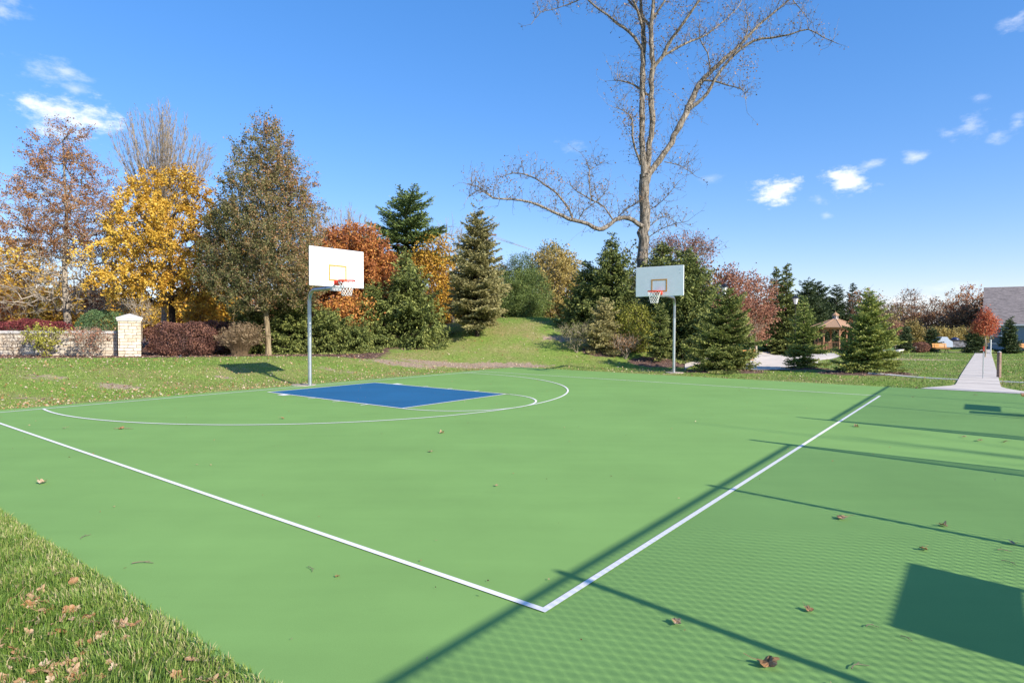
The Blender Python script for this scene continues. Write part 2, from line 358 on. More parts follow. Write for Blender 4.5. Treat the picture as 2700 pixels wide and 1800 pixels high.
def mulchmask(x, y):
    m = np.zeros_like(x)
    for mx, my, mr, mh in MOUNDS: m = np.maximum(m, 1.2*np.exp(-(((x-mx)/(mr*1.9))**2+((y-my)/(mr*1.5))**2)**2))
    # bed in front of the wall, under the hedge and the conifers
    d = y-(22.6+(x+21)*.28); bed = sstep(-.35, .35, d)*sstep(-9.5, -12.5, x); m = np.maximum(m, bed)
    d2 = y-(25.7+(x+11.5)*.04); m = np.maximum(m, sstep(-.3, .4, d2)*sstep(-5.0, -6.5, x)*.9)
    d3 = y-(27.3+.35*np.clip(x+7, 0, 9)); m = np.maximum(m, sstep(1.2, 2.4, d3)*sstep(-2.8, -4.2, x)*.6)
    for px, py, z, rx, ry, s in ((1260, 885, 1.2, 2.2, 1.1, .6), (1500, 945, .1, 2.4, .9, .5), (1620, 940, 0, 3, 1.4, .7), (2060, 925, -.2, 2.5, 1.6, .7)):
        m = np.maximum(m, s*ell(x, y, px, py, rx, ry, z))
    return m
build_terrain()

# ---------------------------------------------------------------- court slab and paint
def court_mat(name, col, wear=.06, lines=False):
    m, nt, b = newmat(name); N = nt.nodes; L = nt.links
    b.inputs['Roughness'].default_value = .85; b.inputs['Specular IOR Level'].default_value = .12
    tc = N.new('ShaderNodeTexCoord')
    def noise(s, d, r=.6, sc3=(1, 1, 1)):
        mp = N.new('ShaderNodeMapping'); mp.inputs['Scale'].default_value = sc3; L.new(tc.outputs['Object'], mp.inputs[0])
        n = N.new('ShaderNodeTexNoise'); n.inputs['Scale'].default_value = s; n.inputs['Detail'].default_value = d; n.inputs['Roughness'].default_value = r
        L.new(mp.outputs[0], n.inputs['Vector']); return n.outputs['Fac']
    def ramp(f, lo, hi, p0=.3, p1=.7):
        r = N.new('ShaderNodeMapRange'); L.new(f, r.inputs['Value']); r.inputs['From Min'].default_value = p0; r.inputs['From Max'].default_value = p1
        r.inputs['To Min'].default_value = lo; r.inputs['To Max'].default_value = hi; return r.outputs[0]
    def mul(a, c):
        n = N.new('ShaderNodeMath'); n.operation = 'MULTIPLY'; L.new(a, n.inputs[0]); L.new(c, n.inputs[1]); return n.outputs[0]
    k = mul(mul(ramp(noise(.5, 5, .6), 1-wear, 1+wear), ramp(noise(160, 3, .7), 1-wear*1.6, 1+wear*1.6)), ramp(noise(1.2, 4, .6, (.25, 2.2, 1)), 1-wear*.5, 1+wear*.5))
    # a few small scuffs and pale flecks in the acrylic
    vo = N.new('ShaderNodeTexVoronoi'); vo.inputs['Scale'].default_value = 5.5; L.new(tc.outputs['Object'], vo.inputs['Vector'])
    fl = ramp(vo.outputs['Distance'], 1.35, 1.0, .012, .022); k = mul(k, fl)
    sc_ = ramp(noise(.8, 7, .8, (1, 3, 1)), 1, .93, .60, .74); k = mul(k, sc_)
    vm = N.new('ShaderNodeVectorMath'); vm.operation = 'SCALE'; vm.inputs[0].default_value = col[:3]; L.new(k, vm.inputs['Scale'])
    L.new(vm.outputs[0], b.inputs['Base Color'])
    bp = N.new('ShaderNodeBump'); bp.inputs['Strength'].default_value = .06; bp.inputs['Distance'].default_value = .001
    L.new(noise(160, 2, .5), bp.inputs['Height'])
    return m
GREEN = (.215, .374, .104)
M['court'] = court_mat('court_acrylic_green', GREEN, .07)
M['key'] = court_mat('court_acrylic_blue', (.026, .135, .265), .08)
M['line'] = court_mat('court_line_paint', (.86, .82, .75), .03)
CU = Vector(court(1, 0)+(0,))-Vector(court(0, 0)+(0,)); CVv = Vector(court(0, 1)+(0,))-Vector(court(0, 0)+(0,))
def cpoly(mb, pts, z):
    V = [court(u, v)+(z,) for u, v in pts]; n = len(V)
    nrm = sum((V[i][0]*V[(i+1) % n][1]-V[(i+1) % n][0]*V[i][1]) for i in range(n))
    if nrm < 0: V = V[::-1]
    mb.add(V, [tuple(range(n))] if n in (3, 4) else [(0, i, i+1) for i in range(1, n-1)])
def line(mb, a, b, w=.05, z=.008):
    a = np.array(a); b = np.array(b); d = (b-a)/np.linalg.norm(b-a); n = np.array([-d[1], d[0]])*w/2
    cpoly(mb, [a+n, b+n, b-n, a-n], z)
def arc(mb, c, r, a0, a1, w=.05, z=.008, n=90):
    for i in range(n):
        p, q = a0+(a1-a0)*i/n, a0+(a1-a0)*(i+1)/n
        cpoly(mb, [(c[0]+(r+s*w/2)*math.cos(t), c[1]+(r+s*w/2)*math.sin(t)) for s, t in ((1, p), (1, q), (-1, q), (-1, p))], z)
sl = MB(); su0, su1, sv0, sv1 = -3.08, 17.22, -.52, 19.6
P4 = [(su0, sv0), (su1, sv0), (su1, sv1), (su0, sv1)]
top = [court(*p)+(0,) for p in P4]; bot = [court(*p)+(-.14,) for p in P4]
sl.add(top+bot, [(0, 1, 2, 3), (0, 4, 5, 1), (1, 5, 6, 2), (2, 6, 7, 3), (3, 7, 4, 0)])
so = sl.build('court_surface', M['court']); tag(so, kind='structure')
Wd, Lc, U0, KW, KG, KL = 15.6531, 13.9116, 7.7648, 3.71, .6112, 5.951
kb = MB(); cpoly(kb, [(U0-KW/2, KG), (U0+KW/2, KG), (U0+KW/2, KL), (U0-KW/2, KL)], .004)
tag(kb.build('painted_key', M['key']), kind='structure')
ln = MB(); h_ = .025
line(ln, (-h_, 0), (Wd+h_, 0)); line(ln, (Wd, h_), (Wd, Lc-h_)); line(ln, (-h_, Lc), (Wd+h_, Lc)); line(ln, (0, h_), (0, Lc-h_))
a_, b_ = U0-KW/2, U0+KW/2
line(ln, (a_-h_, KG), (b_+h_, KG), z=.0082); line(ln, (a_-h_, KL), (b_+h_, KL), z=.0082); line(ln, (a_, KG+h_), (a_, KL-h_), z=.0082); line(ln, (b_, KG+h_), (b_, KL-h_), z=.0082)
for s, e in ((1, b_+h_), (-1, a_-h_)):
    for v, w in ((1.55, .30), (2.79, .05), (3.79, .05), (4.82, .05)): line(ln, (e, v), (e+s*.2, v), w, .0082)
arc(ln, (U0, KL+.03), KW/2, 0, math.pi, z=.0088)
al = math.asin(1.03/6.8223); arc(ln, (U0, 1.0065), 6.8223, -al+.006, math.pi+al-.006, n=150, z=.0094)
tag(ln.build('painted_lines', M['line']), kind='structure')

# ---------------------------------------------------------------- paths
def strip(mb, uvs_a, uvs_b, off=.035):
    V = []
    for a, b in zip(uvs_a, uvs_b):
        for p in (a, b):
            x, y = court(*p); V.append((x, y, float(tz(x, y))+off))
    V2 = [(x, y, z-.12) for x, y, z in V]; n = len(uvs_a); N0 = 2*n
    top = [(2*i, 2*i+1, 2*i+3, 2*i+2) for i in range(n-1)]
    mb.add(V+V2, top+[(2*i, 2*i+2, N0+2*i+2, N0+2*i) for i in range(n-1)]+[(2*i+1, N0+2*i+1, N0+2*i+3, 2*i+3) for i in range(n-1)])
def concrete_mat():
    m, nt, b = newmat('concrete_path'); N = nt.nodes; L = nt.links; b.inputs['Roughness'].default_value = .9
    tc = N.new('ShaderNodeTexCoord'); n1 = N.new('ShaderNodeTexNoise'); n1.inputs['Scale'].default_value = 1.2; n1.inputs['Detail'].default_value = 8; n1.inputs['Roughness'].default_value = .7
    L.new(tc.outputs['Object'], n1.inputs['Vector'])
    r = N.new('ShaderNodeValToRGB'); r.color_ramp.elements[0].position = .3; r.color_ramp.elements[0].color = (.55, .47, .39, 1); r.color_ramp.elements[1].position = .7; r.color_ramp.elements[1].color = (.74, .65, .54, 1)
    L.new(n1.outputs['Fac'], r.inputs[0]); L.new(r.outputs[0], b.inputs['Base Color'])
    return m
M['cpath'] = concrete_mat()
joint = simple('dark_joint', (.16, .145, .13), .95)  # even dark colour for the joints in the concrete
wk = MB(); us = [-3.09]+[-3.1-.55*i for i in range(1, 5)]+[-6-1.5*i for i in range(41)]
def half(u, side):
    f = 1-float(sstep(0, 2.6, -u-3.1)); return (15.37-.78*f**1.6) if side < 0 else (16.5+.85*f**1.6)
strip(wk, [(u, half(u, -1)) for u in us], [(u, half(u, 1)) for u in us], .028)
tag(wk.build('footpath', M['cpath']), kind='structure')
jt = MB()
for i in range(40):
    u = -6.2-1.5*i; strip(jt, [(u, 15.38), (u-.05, 15.38)], [(u, 16.49), (u-.05, 16.49)], .033)
tag(jt.build('footpath_joints', joint), kind='structure')
ks = MB()
for v0, v1 in ((12.6, 15.36), (16.51, 24)):
    vs = np.linspace(v0, v1, 8); strip(ks, [(-7.75, v) for v in vs], [(-7.98, v) for v in vs], .03)
tag(ks.build('kerb_strip', M['concrete']), kind='structure')
def drape(mb, pix, off=.03):
    pts = []
    for px, py in pix:
        x, y = G(px, py, -.1)
        for _ in range(6): x, y = G(px, py, float(tz(x, y)))
        pts.append((x, y))
    return pts
def patio():
    near = drape(None, [(1806, 960), (1900, 972), (2000, 977), (2080, 977), (2150, 961), (2215, 941), (2262, 933), (2300, 927)])
    far = drape(None, [(1806, 927), (1880, 929), (1960, 931), (2040, 932), (2110, 932), (2170, 932), (2230, 932), (2300, 926)])
    mb = MB()
    for i in range(7):
        for k in range(8):
            q = []
            for (ii, t) in ((i, k/8), (i+1, k/8), (i+1, (k+1)/8), (i, (k+1)/8)):
                a, b = near[ii], far[ii]; x = a[0]+(b[0]-a[0])*t; y = a[1]+(b[1]-a[1])*t; q.append((x, y, float(tz(x, y))+.04))
            mb.add(q, [(0, 1, 2, 3)])
    tag(mb.build('patio', M['cpath']), kind='structure')
    # joints: thin dark saw cuts
    jm = MB()
    for a, b in (((2000, 948), (2100, 938)), ((2005, 940), (2060, 932)), ((2195, 952), (2250, 938)), ((2210, 944), (2280, 930))):
        (x0, y0), (x1, y1) = drape(None, [a, b]); n = 6
        for k in range(n):
            xa, ya, xb, yb = x0+(x1-x0)*k/n, y0+(y1-y0)*k/n, x0+(x1-x0)*(k+1)/n, y0+(y1-y0)*(k+1)/n
            jm.add([(xa, ya, tz(xa, ya)+.046), (xb, yb, tz(xb, yb)+.046), (xb, yb+.06, tz(xb, yb)+.046), (xa, ya+.06, tz(xa, ya)+.046)], [(0, 1, 2, 3)])
    tag(jm.build('patio_joints', joint), kind='structure')
patio()
# small concrete footings at the hoop poles
for (u, v) in ((7.8, -.45), (-4.5, 6.32)):
    x, y = court(u, v); mb = MB(); mb.lathe([(.0, .02), (.36, .02), (.38, -.05)], 16, (x, y, float(tz(x, y))+.012))
    tag(mb.build('pole_footing', simple('sandy_footing', (.42, .34, .26), .95, 0, .25, 12)), kind='structure')

# ---------------------------------------------------------------- basketball hoops
def hoop(pole_uv, board_uv, face, zb, label, rb, turn, ah=-.02):
    """face = unit court direction the board faces."""
    px, py = court(*pole_uv); bx, by = court(*board_uv)
    f = (CU*face[0]+CVv*face[1]).normalized(); side = Vector((-f.y, f.x, 0))
    z0 = min(0, float(tz(px, py)))
    root = empty('basketball_hoop', (px, py, z0), label, 'basketball hoop', 'basketball hoops beside the court')
    O = Vector((px, py, z0)); B = Vector((bx, by, 0))-Vector((px, py, 0))
    T = .035; zt = zb+1.067
    B.z = 0; d = B.normalized(); L = B.length
    # lower pole and bent arm are two pipes joined by a sleeve
    MB().tube([(0, 0, -.1), (0, 0, 2.18)], .058, 18).build('pole', M['galv'], root, True)
    rad = .34; za = zb+ah
    pts = [(0, 0, 2.18)]+[(0, 0, za-rad)]+[tuple(d*(rad*(1-math.cos(a)))+Vector((0, 0, za-rad+rad*math.sin(a)))) for a in np.linspace(.12, math.pi/2, 10)]
    e = B-f*.12; pts += [tuple(Vector((e.x, e.y, za)))]
    arm = MB().tube(pts, .0565, 18)
    arm.tube([tuple(Vector(pts[-1])-d*.55), tuple(Vector(pts[-1])-d*.50)], .0595, 18)
    arm.build('arm', simple('galvanised_arm_sky_tint', (.38, .41, .45), .32, .85, .1, 6), root, True)  # same steel as the pole, its sky reflection put in as darker, bluer colour
    br = MB()
    cb = B-f*(T+.05); rz = math.atan2(side.y, side.x)
    br.box((cb.x, cb.y, za+.17), (.30, .10, .52), rz); br.box((cb.x, cb.y, za+.42), (.62, .06, .06), rz)
    for s in (-1, 1):
        q0 = cb+side*(.1*s); q1 = cb+side*(.55*s)
        br.tube([tuple(q0+Vector((0, 0, za+.1))), tuple(q1+Vector((0, 0, za+.75)))], .018, 6)
    br.build('bracket', M['cast'], root)
    bd = MB(); c = B-f*(T/2); bd.box((c.x, c.y, (zb+zt)/2), (1.828, T, zt-zb), rz)
    bo = bd.build('backboard', M['white_board'], root)
    bv = bo.modifiers.new('bevel', 'BEVEL'); bv.width = .012; bv.segments = 3
    tg = MB(); w_, h__, t_ = .61, .4572, .05; zs = zb+.155; g = B+f*.0025
    for (sx_, z1, ww, hh) in ((0, zs+t_/2, w_, t_), (0, zs+h__-t_/2, w_, t_), (-(w_-t_)/2, zs+h__/2, t_, h__-2*t_), ((w_-t_)/2, zs+h__/2, t_, h__-2*t_)):
        q = g+side*sx_; tg.box((q.x, q.y, z1), (ww, .003, hh), rz)
    tg.build('target_square', M['orange_line'], bo)
    # tiny screws
    for sx_, z1 in ((-.78, .92), (-.78, .80), (.1, .10), (-.1, .10)):
        q = B+f*.004+side*(sx_*turn); MB().box((q.x, q.y, zb+z1), (.014, .004, .014), rz).build('bolt', M['black'], bo)
    zr = zb+rb; rr = .2286; cr = B+f*(.15+rr+.02)
    rm = MB(); n = 36
    ring = [tuple(cr+Vector((math.cos(2*math.pi*i/n)*rr, math.sin(2*math.pi*i/n)*rr, zr))) for i in range(n+1)]
    rm.tube(ring, .0105, 8, cap=False); rm.tube([(a, b, z-.024) for a, b, z in ring], .008, 6, cap=False)
    p = B+f*.012; rm.box((p.x, p.y, zr-.055), (.26, .02, .14), rz)
    p = B+f*.09; rm.box((p.x, p.y, zr-.012), (.20, .15, .014), rz)
    for s in (-1, 1):
        a = B+f*.02+side*(.09*s)+Vector((0, 0, zr-.11)); b2 = cr+side*(.16*s)-f*.10+Vector((0, 0, zr-.02))
        rm.tube([tuple(a), tuple((a+b2)/2+Vector((0, 0, -.03))), tuple(b2)], .008, 6)
        q = B+f*.07+side*(.1*s); rm.box((q.x, q.y, zr-.06), (.012, .13, .10), rz)
    for i in range(12):
        a = 2*math.pi*i/12; q = cr+Vector((math.cos(a)*rr, math.sin(a)*rr, zr-.03)); rm.box(tuple(q), (.018, .018, .02), a)
    rm.build('rim', M['rim'], root, True)
    nt_ = MB(); K = 12; rows = 6
    def rad_(j): return rr*(1-.46*(j/rows)**.75)
    P = [[Vector((math.cos(2*math.pi*(i+.5*(j % 2))/K)*rad_(j), math.sin(2*math.pi*(i+.5*(j % 2))/K)*rad_(j), zr-.03-.40*(j/rows)**.9))+Vector((cr.x, cr.y, 0)) for i in range(K)] for j in range(rows+1)]
    for j in range(rows):
        for i in range(K):
            k2 = (i+1) % K if j % 2 else (i-1) % K
            for q in (i, k2): nt_.tube([tuple(P[j][i]), tuple(P[j+1][q])], .0055, 4, cap=False)
    nt_.build('net', M['net'], root)
    return root
hoop((7.8, -.13), (8.06, 1.60), (0, 1), 2.94, 'white backboard in full sun on the left grey pole, in front of the orange trees', .17, 1)
hoop((-4.45, 6.30), (-1.88, 6.80), (1, .0), 2.93, 'grey shaded backboard on the right pole, in front of the tall bare tree trunk', .17, -1, .06)

# ---------------------------------------------------------------- chain-link fence on the near side (outside the frame, its shadow is in it)
FV = 19.35; FH = 3.0; FB = .05
def fence_mesh(mb, fn, w, h, s=.058, r=.0041):
    P0 = []; P1 = []
    stp = s*math.sqrt(2); n = int((w+h)/stp)+1
    for i in range(n):
        c = i*stp
        a0 = max(0, c-h); a1 = min(w, c)
        if a1 > a0:
            P0.append(fn(a0, c-a0, .002)); P1.append(fn(a1, c-a1, .002)); P0.append(fn(w-a0, c-a0, -.002)); P1.append(fn(w-a1, c-a1, -.002))
    mb.frust(np.array(P0), np.array(P1), r, r, 4)
posts_u = [20.95, 17.95, 14.9, 11.85]
def fence_run(us, label, gate_end=None):
    x, y = court(us[0], FV); root = empty('chain_link_fence', (x, y, 0), label, 'fence', 'chain-link fence runs')
    def loc(u, v, z): a = court(u, v); return (a[0]-x, a[1]-y, z)
    for u in us: MB().tube([loc(u, FV, -.1), loc(u, FV, FH+.06)], .034, 12).build('post', M['chain'], root, True)
    MB().tube([loc(us[0], FV, FH), loc(us[-1], FV, FH)], .023, 10).build('top_rail', M['chain'], root, True)
    mb = MB(); w = abs(us[-1]-us[0]); sg = 1 if us[-1] > us[0] else -1
    fence_mesh(mb, lambda a, b, o: loc(us[0]+sg*a, FV+.03+o, FB+b), w, FH-FB-.02); mb.build('wire_mesh', M['chain'], root)
GU1, GU2 = 8.74+.12*5.64, 5.57+.12*5.64
GU1, GU2, GW = 9.42, 6.25, 3.1
fence_run([24.0, 21.0, 18.0, 15.75, 12.60, GU1], 'dark green chain-link fence run nearest the camera, before the gate opening')
fence_run([GU2, 3.15, 0.05, -3.1], 'dark green chain-link fence run beyond the gate opening')
for gu, lab in ((GU1, 'open chain-link gate leaf, the one nearer the camera'), (GU2, 'open chain-link gate leaf, the farther one')):
    x, y = court(gu, FV); root = empty('gate_leaf', (x, y, 0), lab, 'gate', 'open gate leaves')
    def loc(v, z, o=0): a = court(gu+o, FV+v); return (a[0]-x, a[1]-y, z)
    fr = MB(); fr.tube([loc(.06, .08), loc(.06, FH+.28), loc(GW, FH+.28), loc(GW, .08), loc(.06, .08)], .026, 8); fr.tube([loc(.06, 1.5), loc(GW, 1.5)], .02, 8)
    fr.tube([loc(0, -.1), loc(0, FH+.32)], .042, 12)
    fr.build('gate_frame', M['chain'], root, True)
    mb = MB(); fence_mesh(mb, lambda a, b, o: loc(.08+a, .12+b, o), GW-.1, FH+.1, r=.0016); mb.build('wire_mesh', M['chain'], root)
# two low signs on legs by the fence
for k, (u0_, u1_, v0_, zt_, zb_) in enumerate(((13.68, 14.95, FV-.12, 1.90, 1.55), (1.05, 2.28, FV-.12, 1.86, 1.52))):
    x, y = court((u0_+u1_)/2, v0_); root = empty('notice_sign', (x, y, 0), ('blank-backed notice sign on two legs by the near fence run', 'blank-backed notice sign on two legs by the far fence run')[k], 'sign', 'signs at the fence', rz=math.atan2(CU.y, CU.x))
    MB().box((0, 0, (zt_+zb_)/2), (u1_-u0_, .03, zt_-zb_)).build('panel', M['white_paint'], root)
    for s in (-1, 1): MB().box((s*(u1_-u0_)*.47, .03, zb_/2+.1), (.05, .03, zb_+.2)).build('leg', M['black'], root)

# ---------------------------------------------------------------- tree generators
def skeleton(P, start_nodes, start_parent, bias=.6, alpha=.25, rs=None):
    """greedy tree: nodes P (N,3) are joined to the growing skeleton."""
    n0 = len(start_nodes); A = np.vstack([start_nodes, P]); N = len(A)
    parent = np.full(N, -1); parent[:n0] = start_parent; plen = np.zeros(N)
    for i in range(1, n0): plen[i] = plen[parent[i]]+np.linalg.norm(A[i]-A[parent[i]])*.3
    cost = np.full(N, 1e9); best = np.full(N, -1)
    def upd(i):
        d = A-A[i]; L = np.linalg.norm(d, axis=1)+1e-6
        up = d[:, 2]/L
        c = L*(1+bias*(1-up)*.5)+alpha*plen[i]
        mk = (c < cost) & ~done; cost[mk] = c[mk]; best[mk] = i
    done = np.zeros(N, bool); done[:n0] = True
    for i in range(n0): upd(i)
    order = []
    for _ in range(N-n0):
        c = np.where(done, 1e18, cost); j = int(np.argmin(c)); done[j] = True; parent[j] = best[j]
        plen[j] = plen[parent[j]]+np.linalg.norm(A[j]-A[parent[j]]); order.append(j); upd(j)
    cnt = np.ones(N)
    for j in reversed(order): cnt[parent[j]] += cnt[j]
    for i in range(n0-1, 0, -1): cnt[parent[i]] += cnt[i]
    return A, parent, cnt
def prof(t, table):
    return np.interp(t, [a for a, b in table], [b for a, b in table])
OVAL = [(0, .35), (.15, .8), (.35, 1), (.6, .85), (.85, .45), (1, .08)]
CONE = [(0, .7), (.12, 1), (.4, .82), (.7, .45), (.9, .2), (1, .05)]
ROUND = [(0, .4), (.2, .9), (.5, 1), (.8, .75), (.95, .4), (1, .1)]
FAN = [(0, .1), (.3, .4), (.6, .75), (.85, 1), (.95, .8), (1, .4)]
def decid(name, label, cat, px, dep, top, hw, cb, shape, nn, nl, ls, lm, bm, tr, seed, bias=.6, alpha=.25, sig=.28, tonef=None, group=None, dx=0, leafy=(0, 1), twig=.006, twigs=0, tone0=.5, tvar=.2, lw=.75, stems=1, yscale=1, base=None, sidesmax=9, shell=.45, clump=None, trunk_top=.75):
    """px = image column of the trunk, dep = distance, top / cb = rows of the crown top / bottom, hw = half width of the crown (photo pixels at that distance)."""
    rs = np.random.RandomState(seed); x, y, z = at(px, dep)
    if base is not None: z = base
    H = Z(px, top, dep)-z; cbz = max(.02, Z(px, cb, dep)-z); Rr = hw/FPX*dep; cx = dx/FPX*dep
    root = empty(name, (x, y, z), label, cat, group)
    k = int(nn*1.0)
    t = rs.rand(k*4); rad = prof(t, shape); keep = rs.rand(len(t)) < rad**1.6/np.max(rad**1.6); t = t[keep][:k]; rad = rad[keep][:k]
    an = rs.rand(len(t))*2*math.pi; rr_ = Rr*rad*rs.rand(len(t))**shell*(1+.16*np.sin(an*3+seed+t*9)+rs.normal(size=len(t))*.06)
    P = np.stack([rr_*np.cos(an)+cx*np.clip(t*1.5, 0, 1), rr_*np.sin(an)*yscale, cbz+t*(H-cbz)], 1)
    if stems > 1:
        S = [(0, 0, -.05)]; par = [-1]
        for i in range(stems): a = i*2*math.pi/stems+rs.rand(); S.append((.12*math.cos(a), .12*math.sin(a), .12)); par.append(0)
        S = np.array(S)
    else:
        zt_ = cbz+(H-cbz)*trunk_top; ns = 10; zz = np.linspace(-.1, zt_, ns)
        wob = rs.normal(size=(ns, 2))*.03*H/8; wob[0] = 0
        S = np.stack([np.cumsum(wob[:, 0])+cx*np.clip((zz-cbz)/(H-cbz), 0, 1), np.cumsum(wob[:, 1]), zz], 1); par = [-1]+list(range(ns-1))
    A, parent, cnt = skeleton(P, S, par, bias, alpha)
    if stems == 1:   # limbs leave the bole above the crown base only
        pass
    ex = math.log(max(tr/twig, 1.5))/math.log(max(cnt[0], 2)); rad_n = twig*cnt**ex
    if stems == 1:
        zt0 = np.clip(S[:, 2]/max(S[-1, 2], .1), 0, 1); rad_n[:len(S)] = np.minimum(rad_n[:len(S)], tr*(1-.9*zt0**.8)+.01); rad_n[len(S):] = np.minimum(rad_n[len(S):], tr*.42)
    i = np.arange(1, len(A)); i = i[parent[i] >= 0]; p = parent[i]
    d = A[i]-A[p]; mid = (A[i]+A[p])/2+rs.normal(size=d.shape)*np.linalg.norm(d, axis=1, keepdims=True)*.07; mid[:, 2] -= np.linalg.norm(d[:, :2], axis=1)*.05
    if stems == 1: mid[i < len(S)] = ((A[i]+A[p])/2)[i < len(S)]
    r1 = rad_n[i]; r0 = np.minimum(rad_n[p], r1*1.35); r0 = np.where(i < len(S), rad_n[p], r0); rm = (r0+r1)/2
    flare = np.where(i == 1, 1.25, 1.0)
    tb = MB()
    for lo, hi, sd_ in ((0, .02, 3), (.02, .06, 5), (.06, 9, sidesmax)):
        mk = (r1 >= lo) & (r1 < hi)
        tb.frust(A[p][mk], mid[mk], (r0*flare)[mk], rm[mk], sd_); tb.frust(mid[mk], A[i][mk], rm[mk], r1[mk], sd_)
    # twigs
    tips = A[len(S):]; npnt = parent[len(S):]
    out = tips-A[npnt]; out /= np.linalg.norm(out, axis=1, keepdims=True)+1e-6
    T0 = []
    if twigs:
        m_ = twigs; C0 = np.repeat(tips, m_, 0); D0 = np.repeat(out, m_, 0)+rs.normal(size=(len(tips)*m_, 3))*.55+np.array([0, 0, .35*bias]); D0 /= np.linalg.norm(D0, axis=1, keepdims=True)
        Lg = (sig*1.9*(.5+rs.rand(len(C0))))[:, None]
        C1 = C0+D0*Lg; tb.frust(C0, C1, twig*.85, twig*.45, 3); T0 = (C0, C1)
    tb.build('trunk', M[bm] if isinstance(bm, str) else bm, root, True)
    if nl:
        tt = (tips[:, 2]-cbz)/(H-cbz); ok = (tt >= leafy[0]) & (tt <= leafy[1])
        src = tips[ok]; w = np.exp(rs.normal(size=len(src))*.5); w /= w.sum()
        j = rs.choice(len(src), nl, p=w)
        if twigs:
            idx = np.where(ok)[0]; kk = idx[j]*twigs+rs.randint(0, twigs, nl); f = rs.rand(nl)[:, None]
            C = T0[0][kk]*(1-f)+T0[1][kk]*f+rs.normal(size=(nl, 3))*sig*.3
        else: C = src[j]+rs.normal(size=(nl, 3))*sig*np.array([1, 1, .75])
        C[:, 2] = np.maximum(C[:, 2], .05)
        nt0 = rs.normal(size=len(src))*tvar*.7
        tone = tone0+nt0[j]+rs.normal(size=nl)*tvar
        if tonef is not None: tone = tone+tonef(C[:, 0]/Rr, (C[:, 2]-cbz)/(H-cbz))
        lb = MB(); sz = ls*(.7+.6*rs.rand(nl)); lb.leaves(C, sz, sz*lw, np.clip(tone, 0, 1), rs)
        lb.build('crown', L_[lm], root)
    return root
def conifer(name, label, px, dep, top, hw, seed, lm='spruce', dens=1.0, q=.10, cone=.85, droop=.25, gap=0, group=None, base_py=None, bm='bark_dark', tr=None, tone0=.42, ragged=.18, hang=0, cat='spruce tree', wk=.30, low=.75, lump=.16):
    rs = np.random.RandomState(seed); x, y, z = at(px, dep); H = Z(px, top, dep)-z; Rr = hw/FPX*dep
    root = empty(name, (x, y, z), label, cat, group)
    tr = tr or H*.016+.02
    tb = MB(); zz = np.linspace(-.1, H*.985, 9); tb.tube([(rs.normal()*.01*H*.2, rs.normal()*.01*H*.2, a) if 0 < i < 8 else (0, 0, a) for i, a in enumerate(zz)], [tr*(1-.93*max(0, a)/H) for a in zz], 7)
    Cs = []; Ds = []; Ts = []; zc = max(gap, .12)
    B0 = []; B1 = []; Br = []
    nW = int((H-zc)/(wk*.72*(.55+.12*H**.5)))
    for wi in range(nW+1):
        zf = zc+(H-zc)*(wi/(nW+1))**.97; t = (zf-zc)/(H-zc)
        pr = (1-t)**cone*(low+(1-low)*min(1, t/.13)); L0 = Rr*pr
        nb = max(5, int(round((6+5*(1-t))*dens**.5)))
        a0 = rs.rand()*6.28; wh = 1+rs.normal()*lump*.5
        for b in range(nb):
            aa = a0+b*2*math.pi/nb; L = L0*(1+rs.normal()*ragged)*wh*(1+lump*math.sin(2*aa+seed+3*t)+lump*.6*math.sin(5*aa+9*t+seed*2))*(1.2 if rs.rand() < .1 else 1)+.05
            if L < .06: continue
            a = a0+b*2*math.pi/nb+rs.normal()*.18; zb = zf+rs.normal()*wk*.35
            up = .75*t**1.2-.12+rs.normal()*.06; dr = droop*(1-t)
            ca, sa = math.cos(a), math.sin(a)
            def pt(s): return np.stack([ca*L*s, sa*L*s, zb+L*(up*s-dr*1.9*s*(1-s)*1.0+.10*s*s)], -1)
            ss = np.array([0, .35, .7, 1.0]); pp = pt(ss)
            B0.append(pp[:-1]); B1.append(pp[1:]); Br.append(np.array([1, .65, .35])*(.006+.012*L))
            # side shoots
            step = q*.40/dens**.5; n = max(2, int(L/step)); s = (np.arange(n)+rs.rand(n))/n; s = s[s > .10]
            for sg in (-1, 1, 0):
                if sg == 0: ll = np.full(len(s), q*.8)
                else: ll = (.42*L*(1-s)**.8+q*.9)*(.7+.6*rs.rand(len(s)))
                m = np.maximum(1, (ll/(q*.55)).astype(int)); idx = np.repeat(np.arange(len(s)), m)
                kf = np.concatenate([np.arange(k)+.5 for k in m])/np.repeat(m, m)
                ang = a+sg*(.75+.25*rs.normal(size=len(s))); dv = np.stack([np.cos(ang), np.sin(ang), up*.4+.05-hang*.5+rs.normal(size=len(s))*.12], 1)
                if sg == 0: dv = dv+rs.normal(size=dv.shape)*.5+np.array([0, 0, .35])
                o = pt(s); c = o[idx]+dv[idx]*(ll[idx]*kf)[:, None]+rs.normal(size=(len(idx), 3))*q*.12
                c[:, 2] -= hang*q*1.2*rs.rand(len(idx))
                dd = dv[idx]+np.array([0, 0, -hang])*rs.rand(len(idx))[:, None]
                Cs.append(c); Ds.append(dd)
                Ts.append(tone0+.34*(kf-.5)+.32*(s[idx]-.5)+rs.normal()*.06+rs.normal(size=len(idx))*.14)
    # leader
    n = int(10+H*2); lz = H-np.linspace(0, .12*H, n); Cs.append(np.stack([rs.normal(size=n)*.015, rs.normal(size=n)*.015, lz], 1)); Ds.append(np.stack([rs.normal(size=n)*.5, rs.normal(size=n)*.5, np.ones(n)], 1)); Ts.append(np.full(n, .7))
